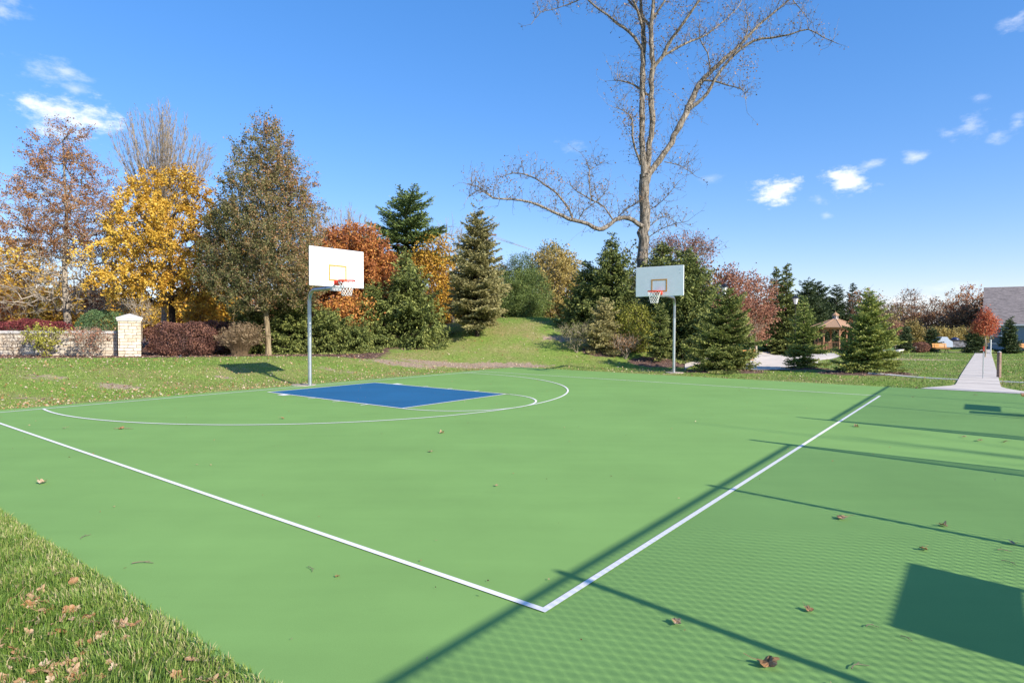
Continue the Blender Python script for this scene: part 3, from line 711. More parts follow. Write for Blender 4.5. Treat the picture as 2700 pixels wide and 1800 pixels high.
    C = np.vstack(Cs); D = np.vstack(Ds); Tn = np.clip(np.concatenate(Ts), 0, 1); C[:, 2] = np.maximum(C[:, 2], .03); C[:, 2] += (tz(x+C[:, 0], y+C[:, 1])-z)*np.clip(1-C[:, 2]/.8, 0, 1)
    tb.frust(np.vstack(B0), np.vstack(B1), np.concatenate(Br), np.concatenate(Br)*.65, 4)
    tb.build('trunk', M[bm], root, True)
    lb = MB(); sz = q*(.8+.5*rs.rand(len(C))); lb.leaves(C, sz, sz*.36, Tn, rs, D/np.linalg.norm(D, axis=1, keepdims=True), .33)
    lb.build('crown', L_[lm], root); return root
def vase_tree(label, px, dep, top, hw, fork, ns, seed, tr, leaf='tan', nl=1500):
    rs = np.random.RandomState(seed); x, y, z = at(px, dep); H = Z(px, top, dep)-z; zf = Z(px, fork, dep)-z; W = hw/FPX*dep
    root = empty('bare_tree', (x, y, z), label, 'tree'); tb = MB()
    tb.tube([(0, 0, -.1), (0.05, 0, zf*.5), (0, .05, zf), (0, 0, zf+(H-zf)*.5), (.05, 0, H*.97)], [tr, tr*.8, tr*.62, tr*.3, .01], 8)
    A0 = []; A1 = []; R0 = []; R1 = []; tips = []
    for i in range(ns):
        a = rs.rand()*6.28; q = rs.rand()**.5; z0 = zf*(.55+.45*rs.rand())+(H-zf)*.55*rs.rand()*(1-q)
        end = np.array([math.cos(a)*W*q, math.sin(a)*W*q, H-(H-zf)*(.05+.42*q*q+.14*rs.rand())]); p = np.array([0, 0, z0]); L = np.linalg.norm(end-p)
        c = p*.5+end*.5+np.array([math.cos(a), math.sin(a), 0])*W*.16*q; n = 9; r = .012+.016*L/4; prev = p
        for k in range(1, n+1):
            t = k/n; w = (1-t)**2*p+2*t*(1-t)*c+t*t*end+rs.normal(size=3)*.03; A0.append(prev); A1.append(w); R0.append(.8*r*(1-.72*(t-1/n))); R1.append(.8*r*(1-.72*t))
            if k > 2:
                for _ in range(4):
                    d = (w-prev)/np.linalg.norm(w-prev)+rs.normal(size=3)*.33; d[2] += .2; d /= np.linalg.norm(d); l = (.35+.8*rs.rand())*(1.15-.6*t); m = w+d*l*.5; d2 = d+rs.normal(size=3)*.15; e = m+d2*l*.5
                    A0 += [w, m]; A1 += [m, e]; R0 += [.0095, .0075]; R1 += [.0075, .0045]; tips.append(e); tips.append(m)
            prev = w
    tb.frust(np.array(A0), np.array(A1), np.array(R0), np.array(R1), 3); tb.build('trunk', M['bark_pale'], root, True)
    T = np.array(tips); j = rs.randint(0, len(T), nl); lb = MB(); lb.leaves(T[j]+rs.normal(size=(nl, 3))*.06, .07, .05, np.clip(.45+rs.normal(size=nl)*.25, 0, 1), rs); lb.build('crown', L_[leaf], root)
def hedge(name, label, cat, c, dims, n, ls, lm, seed, group=None, power=4, rz=0, tone0=.5, wob=.1, stems=10, lw=.7):
    rs = np.random.RandomState(seed); x, y = c; z = float(tz(x, y)); root = empty(name, (x, y, z), label, cat, group, rz)
    d = rs.normal(size=(n, 3)); d /= np.linalg.norm(d, axis=1, keepdims=True)
    r = (np.abs(d)**power).sum(1)**(-1/power); f = 1-np.abs(rs.normal(size=n))*.14
    bump = 1+wob*(np.sin(d[:, 0]*7+seed)*np.cos(d[:, 2]*6+seed*2)+.6*np.sin(d[:, 1]*11+d[:, 0]*9))
    P = d*(r*f*bump)[:, None]*np.array(dims)/2; P[:, 2] += dims[2]/2*.96; P[:, 2] = np.maximum(P[:, 2], .04)
    lb = MB(); sz = ls*(.7+.6*rs.rand(n)); cl = .12*np.sin(d[:, 0]*9+seed)+.1*np.cos(d[:, 2]*8+d[:, 0]*4)
    lb.leaves(P, sz, sz*lw, np.clip(tone0+cl+rs.normal(size=n)*.2, 0, 1), rs)
    lb.build('foliage', L_[lm], root)
    tb = MB(); a = rs.rand(stems)*6.28; q = rs.rand(stems)*.25
    P0 = np.stack([np.cos(a)*dims[0]*q, np.sin(a)*dims[1]*q, np.full(stems, -.05)], 1); P1 = P0*np.array([1.6, 1.6, 0])+np.array([0, 0, dims[2]*.75])
    tb.frust(P0, P1, .02, .007, 4); tb.build('stems', M['bark_grey'], root); return root

# ---------------------------------------------------------------- the tall bare tree (limbs follow the real ones)
def tulip():
    dep = 36.0; S = .5102; px0 = 1150+1066*S
    x, y, z = at(px0, dep); rs = np.random.RandomState(5)
    root = empty('tall_bare_tree', (x, y, z), 'tall nearly leafless tree with thick forked trunk rising past the top edge', 'tree')
    k = S/FPX*dep
    def P(a, b, dy): return np.array([(a-1066)*k, dy, Z(px0, b*S, dep)-z])
    limbs = [
     ([(1066,1760,66),(1065,1568,60),(1065,1380,56),(1070,1200,56),(1068,1000,52),(1070,905,54)], 0, 0),
     ([(1066,930,40),(1055,750,34),(1055,560,32),(1058,400,32),(1062,270,30),(1060,150,26),(1050,60,20),(1048,0,18),(1045,-120,12),(1040,-250,5)], -.1, .6),
     ([(1075,930,40),(1093,780,34),(1108,640,34),(1098,480,32),(1102,380,28),(1095,250,26),(1095,150,24),(1105,0,18),(1120,-150,10),(1130,-280,4)], .15, -.8),
     ([(1075,960,40),(1095,905,38),(1135,855,36),(1200,760,34),(1265,640,36),(1310,540,36),(1380,400,30),(1430,350,26),(1500,280,24),(1600,190,20),(1690,90,16),(1790,0,12),(1900,-90,5)], 0, 2.2),
     ([(1305,560,24),(1400,480,20),(1450,390,19),(1530,290,16),(1620,230,14),(1700,225,12),(1790,215,9),(1870,200,7),(1940,250,5),(2000,290,3)], .6, -1.8),
     ([(1100,385,24),(1150,320,22),(1190,240,20),(1240,180,18),(1290,110,15),(1360,0,12),(1420,-100,5)], -.2, -1.6),
     ([(1150,320,16),(1230,270,14),(1300,230,12),(1390,185,9),(1480,110,7),(1560,30,5),(1590,-30,3)], -.3, 1.2),
     ([(1056,275,20),(1020,200,18),(960,140,17),(880,65,14),(820,10,12),(760,-60,8),(700,-120,5)], .1, 1.4),
     ([(1058,175,18),(1020,80,14),(980,20,12),(930,-40,8),(900,-110,4)], 0, -1.2),
     ([(1090,170,20),(1050,90,16),(1005,0,14),(980,-80,7)], -.2, 1.6),
     ([(1100,130,16),(1150,60,12),(1180,0,9),(1200,-60,5)], -.3, -1.0),
     ([(1060,1180,28),(1010,1145,27),(960,1135,26),(910,1150,26),(870,1185,27),(825,1203,26),(770,1175,22),(700,1162,22),(640,1145,19),(560,1110,16),(480,1082,14),(400,1072,12),(300,1070,9),(240,1035,6),(200,1060,4),(178,1080,3)], -.2, -2.6),
     ([(692,1160,13),(675,1110,12),(640,1055,12),(600,1010,11),(550,975,10),(510,945,9),(450,920,8),(390,912,6),(330,930,4)], -1.2, .9),
     ([(300,1070,8),(270,1040,6),(220,1005,5),(170,990,4)], -2.0, .4),
     ([(905,1150,10),(860,1080,9),(800,1040,8),(720,990,6),(690,950,4)], -.5, .8),
     ([(800,1040,7),(790,950,6),(792,870,5),(770,810,3)], .1, .6),
     ([(792,870,4),(830,850,3),(860,825,2)], .5, .2),
     ([(915,1150,8),(960,1100,8),(1010,1070,7),(1040,1050,5)], -.3, -.4),
     ([(720,1165,7),(750,1110,6),(820,1060,5),(860,1010,4)], -.9, -.5),
     ([(1095,510,14),(1040,460,12),(990,425,10),(940,405,6),(915,395,3)], 0, 1.0),
     ([(1050,860,16),(1020,790,12),(1000,720,12),(995,640,8),(950,605,5),(900,595,3)], -.1, -.8),
     ([(1385,405,12),(1440,415,11),(1500,440,9),(1560,460,6),(1583,490,4),(1583,550,2)], .6, -.7),
     ([(1175,840,6),(1250,850,5),(1310,870,4),(1360,895,3)], .1, .9),
     ([(1090,1180,6),(1150,1130,5),(1200,1110,4),(1260,1130,3)], .1, 1.1),
     ([(1090,1090,6),(1140,1060,5),(1180,1020,4),(1225,960,3)], .1, -1.0),
     ([(1090,1230,6),(1150,1190,5),(1210,1170,4),(1270,1160,3)], -.1, -.9),
     ([(820,-80,8),(700,-30,6),(600,0,5),(540,10,4),(490,70,3)], 1.5, .3),
     ([(1900,-90,6),(1960,-30,4),(2010,15,3)], 2.2, .3),
     ([(1600,200,9),(1640,120,7),(1650,40,5),(1640,-40,3)], 1.4, .6),
     ([(1430,345,9),(1410,260,7),(1360,190,6),(1355,110,4)], 1.0, -.7),
     ([(1040,1350,6),(1180,1355,7),(1260,1360,4),(1330,1330,3)], -.1, -1.3),
    ]
    tb = MB(); NP = []; ND = []
    for pts, d0, d1 in limbs:
        n = len(pts); C = [P(a, b, d0+d1*(i/(n-1))**1.2) for i, (a, b, w) in enumerate(pts)]; W = [w*k/2*(.86 if w < 40 else .97) for a, b, w in pts]
        fine = []; fr = []
        for i in range(n-1):
            m = max(2, int(np.linalg.norm(C[i+1]-C[i])/.35)); p0 = C[max(i-1, 0)]; p3 = C[min(i+2, n-1)]
            for j in range(m):
                t = j/m; q = .5*((2*C[i])+(-p0+C[i+1])*t+(2*p0-5*C[i]+4*C[i+1]-p3)*t*t+(-p0+3*C[i]-3*C[i+1]+p3)*t**3)
                r = W[i]*(1-t)+W[i+1]*t; fine.append(q+rs.normal(size=3)*min(.035, r*.16)); fr.append(r*(1+rs.normal()*.05))
        fine.append(C[-1]); fr.append(W[-1]); tb.tube([tuple(q) for q in fine], fr, 12 if fr[0] > .15 else 6)
        fine = np.array(fine); fr = np.array(fr)
        for i in range(1, len(fine)-1):
            r = fr[i]; zz = fine[i][2]
            nb = 6 if r < .09 else (4 if r < .2 else 2)
            if zz < P(0, 1150, 0)[2]+.3 and r > .2: nb = 2 if zz > P(0, 1300, 0)[2] else 0
            td = fine[i+1]-fine[i]; td /= np.linalg.norm(td)+1e-6
            for _ in range(nb):
                v = rs.normal(size=3); v -= td*v.dot(td)*.6; v[2] += .75; v /= np.linalg.norm(v)
                NP.append(fine[i]); ND.append(v)
        NP.append(fine[-1]); ND.append(td*1.0)
    NP = np.array(NP); ND = np.array(ND); n = len(NP)
    # crooked twigs: 3 short joints each with a side twig
    L = (.30+.55*rs.rand(n)**1.5)[:, None]; p0 = NP; d = ND; ends = []; r = .0125
    for s in range(3):
        d2 = d+rs.normal(size=d.shape)*.32+np.array([0, 0, .16]); d2 /= np.linalg.norm(d2, axis=1, keepdims=True); p1 = p0+d2*L*.62
        tb.frust(p0, p1, r*(1-.26*s), r*(1-.26*(s+1)), 3)
        ds = d2+rs.normal(size=d.shape)*.8; ds /= np.linalg.norm(ds, axis=1, keepdims=True); pe = p1+ds*L*.45; mk = rs.rand(n) < .75
        tb.frust(p1[mk], pe[mk], r*.62, r*.4, 3); ends.append(pe[mk]); ends.append(p1) if s > 0 else None
        p0 = p1; d = d2
    tb.build('trunk', M['bark_tan'], root, True)
    E = np.vstack(ends); E = E[rs.rand(len(E)) < .55]; m = len(E)
    dens = rs.rand(m)
    lb = MB(); C = E+rs.normal(size=(m, 3))*.04; sz = .098*(.6+.7*rs.rand(m)); lb.leaves(C, sz, sz*.8, np.clip(.4+rs.normal(size=m)*.25, 0, 1), rs)
    # denser brown leaf tufts
    for a, b, s, q in ((990, 640, .35, 260), (1600, 330, .35, 160), (590, 900, .18, 60), (340, 930, .3, 120), (1240, 60, .3, 110), (640, 950, .2, 50), (860, 960, .22, 60)):
        c = P(a, b, rs.normal()*.4); lb.leaves(c+rs.normal(size=(q, 3))*s, .09, .07, np.clip(.6+rs.normal(size=q)*.25, 0, 1), rs)
    lb.build('crown', L_['tan'], root)
tulip()

def shade_tree():
    rs = np.random.RandomState(44); x, y = court(12.0, 52.5); root = empty('bare_tree', (x, y, 0), 'leafless tree far behind the fence, outside the photo, casting soft streaks on the court', 'tree'); tb = MB()
    su_, sv_ = CU.normalized(), CVv.normalized()
    for a, b, h, r_ in ((0, 0, 20.5, .20), (-2.6, 1, 18.6, .12), (-1.3, -1, 17.5, .1), (1.5, 2, 16, .1), (-3.6, 0, 16.2, .08)):
        e = su_*a+sv_*b; P = [Vector((0, 0, -.1)), Vector((0, 0, 3.5)), e*.5+Vector((0, 0, 9)), e+Vector((0, 0, h*.78)), e*1.1+Vector((0, 0, h))]
        tb.tube([tuple(p) for p in P], [r_*1.6, r_*1.4, r_, r_*.7, .03], 7)
        for k in range(16):
            t = 6+(h-7)*rs.rand(); p = e*min(1, t/(h*.78))+Vector((0, 0, t)); d = Vector((rs.normal(), rs.normal(), 1.6)).normalized(); tb.tube([tuple(p), tuple(p+d*1.2), tuple(p+d*2.4+Vector((0, 0, .4)))], [.035, .025, .01], 4)
    tb.build('trunk', M['bark_grey'], root, True)
shade_tree()
# ---------------------------------------------------------------- trees on the left
decid('pin_oak', 'leftmost tall oak with sparse rust-brown leaves and bare low branches', 'oak tree', 178, 31, 322, 200, 830, [(0, .95), (.15, 1), (.35, .9), (.6, .72), (.8, .5), (.93, .3), (1, .06)], 1100, 30000, .085, 'oak', 'bark_pale', .19, 11, bias=.15, alpha=.2, sig=.26, leafy=(.30, 1), twigs=3, twig=.008, tone0=.45, tonef=lambda x, t: .15*(t > .5)-.05, trunk_top=.9, shell=.55, lw=.6)
vase_tree('bare fan-shaped tree of fine upright twigs behind the yellow maple', 432, 37, 262, 122, 560, 120, 12, .16)
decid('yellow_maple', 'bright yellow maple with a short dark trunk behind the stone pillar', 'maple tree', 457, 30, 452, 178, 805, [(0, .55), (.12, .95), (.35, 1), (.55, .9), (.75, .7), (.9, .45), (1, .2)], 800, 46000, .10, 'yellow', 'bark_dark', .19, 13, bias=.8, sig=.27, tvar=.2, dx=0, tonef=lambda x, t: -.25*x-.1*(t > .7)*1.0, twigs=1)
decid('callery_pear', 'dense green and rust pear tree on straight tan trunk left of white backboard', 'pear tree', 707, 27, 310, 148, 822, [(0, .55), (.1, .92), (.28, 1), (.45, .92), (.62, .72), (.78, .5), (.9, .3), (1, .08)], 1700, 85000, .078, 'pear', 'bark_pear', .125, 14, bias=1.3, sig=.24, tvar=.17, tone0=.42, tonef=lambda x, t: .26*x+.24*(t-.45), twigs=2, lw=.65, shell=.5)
decid('orange_maple', 'orange and red maple crown behind the white backboard', 'maple tree', 935, 34, 600, 108, 800, ROUND, 600, 34000, .11, 'orange', 'bark_grey', .14, 15, sig=.3, tvar=.22, tonef=lambda x, t: -.12*t, twigs=1)
decid('orange_maple', 'low bright orange maple below the left hoop net, above the dark conifer hedge', 'maple tree', 925, 31.2, 770, 72, 880, ROUND, 160, 5200, .11, 'orange', 'bark_grey', .06, 16, sig=.26, tone0=.68, tvar=.2)
decid('golden_tree', 'golden orange tree between the tall pine and the pale-trunked spruce', 'tree', 1140, 38, 620, 75, 850, ROUND, 260, 8500, .12, 'yellow', 'bark_grey', .1, 17, sig=.3, tone0=.25, tvar=.2)
decid('bare_tree', 'pale crooked dead tree top to the right of the tall pine', 'tree', 1195, 41, 595, 52, 760, FAN, 90, 0, .1, 'tan', 'bark_pale', .13, 18, bias=.8, sig=.3, twigs=3, twig=.012)
vase_tree('thin bare twigs above the orange maple', 900, 37, 545, 100, 680, 46, 19, .1, leaf='rust', nl=500)
conifer('white_pine', 'tall dark green pine with a layered top behind the spruces', 1070, 40, 521, 78, 20, 'pine', 1.3, .19, cone=.42, droop=.05, gap=4.2, ragged=.38, tr=.22, cat='pine tree', wk=.5, low=.75, tone0=.42, lump=.35)
conifer('norway_spruce', 'broad dark spruce with drooping boughs left of the grassy mound', 1070, 31.8, 655, 94, 21, 'spruce', 1.2, .15, cone=1.0, droop=.45, hang=.55, ragged=.3, lump=.3, tone0=.45, wk=.36, low=.9)
conifer('norway_spruce', 'dark spruce with long drooping boughs hidden beside the broad one', 985, 31.5, 745, 74, 22, 'spruce', 1.0, .15, cone=.8, droop=.4, hang=.5, low=.9)
conifer('grey_spruce', 'tall olive-grey spruce with a bare lower trunk standing on the mound', 1258, 32.6, 556, 92, 23, 'spruce_blue', 1.4, .125, cone=.72, droop=.05, gap=.75, hang=.2, ragged=.22, tr=.12, tone0=.5, wk=.34, low=.5)
decid('mugo_pine', 'bushy bright green pine on top of the mound', 'pine tree', 1372, 38.5, 655, 74, 842, [(0, .55), (.1, .95), (.3, 1), (.5, .9), (.7, .6), (.88, .3), (1, .06)], 420, 42000, .13, 'pine', 'bark_dark', .12, 24, bias=.3, sig=.2, lw=.2, tone0=.55, tvar=.2, shell=.35)
decid('autumn_tree', 'half green half orange loose tree behind the mound', 'tree', 1462, 47, 650, 72, 832, ROUND, 420, 15500, .13, 'brush', 'bark_pale', .12, 25, sig=.3, tone0=.75, tvar=.22, twigs=1)
decid('olive_tree', 'greyish green crown top above the half orange tree', 'tree', 1455, 50, 646, 72, 760, OVAL, 220, 6500, .13, 'olive', 'bark_grey', .1, 26, sig=.3, tone0=.4)
conifer('norway_spruce', 'dark spruce with a pointed top left of the tall bare trunk', 1612, 33, 615, 82, 27, 'spruce', 1.1, .14, cone=.8, droop=.4, hang=.55, ragged=.25, wk=.34, low=.95)
conifer('norway_spruce', 'lower dark spruce at the right end of the mound', 1548, 34, 690, 70, 28, 'spruce', 1.0, .14, cone=.75, droop=.4, hang=.5, low=.9)
conifer('norway_spruce', 'dense dark spruce directly behind the right hoop pole', 1805, 31.5, 665, 105, 29, 'spruce', 1.1, .14, cone=.6, droop=.4, hang=.5, ragged=.22, low=1)
conifer('norway_spruce', 'tall dark spruce just right of the bare tree trunk', 1745, 34.5, 640, 78, 30, 'spruce', 1.1, .14, cone=.75, droop=.4, hang=.5, ragged=.25)
decid('redbud_tree', 'sparse reddish tree top of fine upright twigs behind the right backboard', 'tree', 1800, 38, 628, 88, 800, FAN, 420, 3600, .10, 'redmaple', 'bark_grey', .1, 31, bias=1.2, sig=.3, twigs=3, twig=.008, tone0=.5)
decid('red_maple', 'rounded salmon-red maple left of the right lamp posts', 'maple tree', 1932, 40, 695, 46, 880, ROUND, 150, 5600, .12, 'redmaple', 'bark_pale', .09, 32, sig=.24, tone0=.55, tvar=.2)
decid('red_maple', 'second salmon-red maple touching the dark evergreens', 'maple tree', 1992, 42, 718, 50, 895, ROUND, 170, 6800, .12, 'redmaple', 'bark_pale', .09, 33, sig=.24, tone0=.62, tvar=.2)
for i, (px, dp, tp, hw, lab) in enumerate(((2045, 46, 705, 34, 'slim dark evergreen with a thin bare leader'), (2072, 44, 700, 42, 'narrow dark evergreen with reddish vine behind the second lamp post'), (2128, 62, 738, 62, 'broad dark evergreen left of the pavilion'), (2155, 64, 742, 55, 'dark evergreen directly behind the pavilion cupola'), (2205, 66, 752, 45, 'small dark evergreen right of the pavilion roof'), (2247, 70, 748, 28, 'narrow dark spire among brown brush'), (2100, 61, 775, 60, 'low dark evergreen behind the pavilion left post'), (2025, 51, 800, 50, 'low green evergreen below the salmon maple'), (2180, 67, 790, 60, 'wide dark evergreen filling in behind the pavilion'))):
    conifer('evergreen_tree', lab, px, dp, tp, hw, 40+i, 'darkpine' if i not in (0, 7, 1) else 'spruce', .9, .2, cone=.75, droop=.2, ragged=.25, low=1, cat='evergreen tree', wk=.4)
# young spruces in the mulch beds
conifer('young_spruce', 'small yellowish spruce nearest the mound', 1592, 30.5, 790, 50, 61, 'spruce_blue', 1.1, .105, cone=.6, droop=.1, ragged=.22, tone0=.72, group='young spruces in mulch beds')
conifer('young_spruce', 'small dark spruce with a bare stem just left of the right hoop pole', 1740, 29, 800, 34, 62, 'spruce', .9, .105, cone=.7, droop=.15, gap=.3, tone0=.5, group='young spruces in mulch beds')
conifer('young_spruce', 'dense round-based dark spruce right of the right hoop pole', 1915, 25, 768, 72, 63, 'spruce', 1.3, .088, cone=.6, droop=.25, ragged=.26, lump=.24, tone0=.52, group='young spruces in mulch beds', wk=.26)
conifer('young_spruce', 'conical spruce with a light tip between two lamp posts and the pavilion', 2120, 26.8, 784, 44, 64, 'spruce_light', 1.1, .085, cone=1.0, droop=.2, ragged=.24, lump=.2, tone0=.5, group='young spruces in mulch beds', wk=.26)
conifer('young_spruce', 'largest fresh green cone-shaped spruce, right of the pavilion', 2290, 24.2, 768, 76, 65, 'spruce_light', 1.4, .09, cone=.86, droop=.10, ragged=.2, lump=.12, tone0=.56, group='young spruces in mulch beds', wk=.26, low=.9)
# shrubs around the right hoop
decid('yellow_shrub', 'leafy yellow-green shrub left of the right hoop pole', 'shrub', 1672, 31, 800, 58, 928, ROUND, 260, 9500, .075, 'lime', 'bark_grey', .03, 66, stems=6, sig=.17, tone0=.45, tvar=.16, shell=.5)
decid('twiggy_shrub', 'thin pale twiggy shrub at the foot of the mound', 'shrub', 1520, 30.2, 862, 48, 925, FAN, 130, 1800, .06, 'olive', 'bark_pale', .02, 67, stems=6, sig=.16, tone0=.6, twigs=2)
decid('twiggy_shrub', 'rusty twiggy shrub under the right backboard', 'shrub', 1650, 29.5, 890, 40, 940, FAN, 110, 900, .05, 'rust', 'bark_pale', .02, 68, stems=6, sig=.14, tone0=.6, twigs=2)
decid('twiggy_shrub', 'bare tan shrub below the salmon-red maple', 'shrub', 1975, 41, 850, 45, 905, FAN, 120, 500, .06, 'tan', 'bark_pale', .02, 69, stems=6, sig=.2, tone0=.6, twigs=3)
# ---------------------------------------------------------------- left foreground planting
WY = 25.4
hedge('burgundy_hedge', 'clipped burgundy hedge right of the stone pillar', 'hedge', (X(478, 26.2), 26.2), (2.65, 1.7, 1.42), 15000, .062, 'burgundy', 71, power=3.2, tone0=.5)
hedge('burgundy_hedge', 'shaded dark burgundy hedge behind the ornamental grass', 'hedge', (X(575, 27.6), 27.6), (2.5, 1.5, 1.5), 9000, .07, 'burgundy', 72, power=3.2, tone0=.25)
hedge('round_yew', 'rounded grey-green evergreen shrub behind the wall', 'shrub', (X(273, 28.5), 28.5), (2.1, 2.0, 1.95), 15000, .07, 'boxwood', 73, power=2.4, tone0=.5, wob=.06, lw=.4)
hedge('barberry_hedge', 'low crimson hedge showing over the wall top at far left', 'hedge', (X(80, 29), 29), (4.6, 1.2, 1.42), 11000, .07, 'crimson', 74, power=3.0)
conifer_h = []
for i, (px, w, hh, dp, lab) in enumerate(((672, 2.2, 2.2, 28.6, 'dark clipped conifer hedge behind the pear trunk'), (772, 2.6, 2.5, 28.4, 'dense fresh green conifer hedge left of the left hoop pole'), (862, 2.3, 2.0, 28.6, 'dark conifer hedge right of the left hoop pole'), (935, 2.2, 1.1, 29.2, 'low dark green laurel hedge under the orange maple'))):
    conifer('hemlock_hedge', lab, px, dp, (815, 795, 825, 868)[i], (62, 66, 60, 62)[i], 75+i, 'spruce', 1.5, .12, cone=.30, droop=.3, hang=.5, low=1.0, ragged=.15, cat='hedge', group='conifer hedge plants', tone0=.42, wk=.3)
decid('yellow_shrub', 'yellow-green leafy shrub against the stone wall', 'shrub', 120, 24.4, 868, 55, 942, FAN, 120, 1500, .07, 'lime', 'bark_grey', .02, 81, stems=8, sig=.12, tone0=.62, tvar=.25, twigs=2)
decid('rusty_shrub', 'rusty brown twiggy shrub against the wall left of the pillar', 'shrub', 235, 24.4, 872, 55, 942, FAN, 150, 1000, .065, 'redmaple', 'bark_pale', .02, 82, stems=9, sig=.12, tone0=.7, tvar=.2, twigs=3)
decid('twiggy_shrub', 'bare twigs leaning over the wall at the far left edge', 'shrub', 40, 24.5, 882, 50, 942, FAN, 60, 60, .06, 'tan', 'bark_grey', .015, 83, stems=6, sig=.2, twigs=2)
decid('bare_sapling', 'small bare pale sapling right behind the pillar', 'tree', 372, 26.6, 800, 34, 880, FAN, 80, 60, .06, 'tan', 'bark_pale', .03, 84, bias=1.0, sig=.2, twigs=2, twig=.008)
def ornamental_grass():
    px, dep = 632, 26.3; x, y, z = at(px, dep); rs = np.random.RandomState(85)
    root = empty('ornamental_grass', (x, y, z), 'tan fountain grass clump beside the pear trunk', 'ornamental grass')
    mb = MB(); n = 1500; a = rs.rand(n)*6.28; ls = .75+.65*rs.rand(n); lean = .05+rs.rand(n)**1.6*.8; br_ = .30*rs.rand(n)**.6; p = np.stack([np.cos(a)*br_, np.sin(a)*br_, np.zeros(n)], 1)
    for s in range(5):
        th = lean*(.3+.40*s); d = np.stack([np.cos(a)*np.sin(th)+.3*s/5, np.sin(a)*np.sin(th), np.cos(th)], 1)+rs.normal(size=(n, 3))*.06; q = p+d*(ls/5)[:, None]
        mb.frust(p, q, .0055*(1-.15*s), .0055*(1-.15*(s+1)), 3); p = q
    mb.leaves(p, .16, .03, np.clip(.5+rs.normal(size=n)*.2, 0, 1), rs, np.array([[.4, 0, -.3]]), .4)
    mb.build('blades', leafmat('dry_grass', [(0, (.12, .08, .045)), (.5, (.30, .21, .12)), (1, (.48, .36, .22))]), root)
ornamental_grass()
# ---------------------------------------------------------------- woods behind, one tree at a time
MARKS = [(-60, 'left photo edge'), (30, 'crimson hedge'), (97, 'far left lamp post'), (178, 'rusty oak'), (273, 'round yew'), (372, 'stone pillar'), (457, 'yellow maple'), (530, 'burgundy hedge'), (632, 'fountain grass'), (707, 'pear trunk'), (772, 'conifer hedge'), (817, 'left hoop pole'), (882, 'white backboard'), (950, 'orange maple'), (1010, 'broad dark spruce'), (1072, 'tall pine'), (1140, 'golden tree'), (1200, 'dead tree top'), (1258, 'olive-grey spruce'), (1320, 'bushy pine left side'), (1400, 'bushy pine right side'), (1462, 'mound crest'), (1520, 'twiggy shrub'), (1590, 'small yellowish spruce'), (1640, 'pointed spruce'), (1695, 'tall bare trunk'), (1741, 'right backboard'), (1800, 'right hoop pole'), (1860, 'reddish tree top'), (1935, 'salmon maple'), (2000, 'second salmon maple')]
SEEN = set()
def mark_label(head, px):
    near = sorted(MARKS, key=lambda m: abs(m[0]-px))
    for pre in ('straight behind', 'well behind', 'farther back beyond'):
        for m in near[:2]:
            l = '%s %s the %s' % (head, pre, m[1])
            if l not in SEEN: SEEN.add(l); return l
    return l
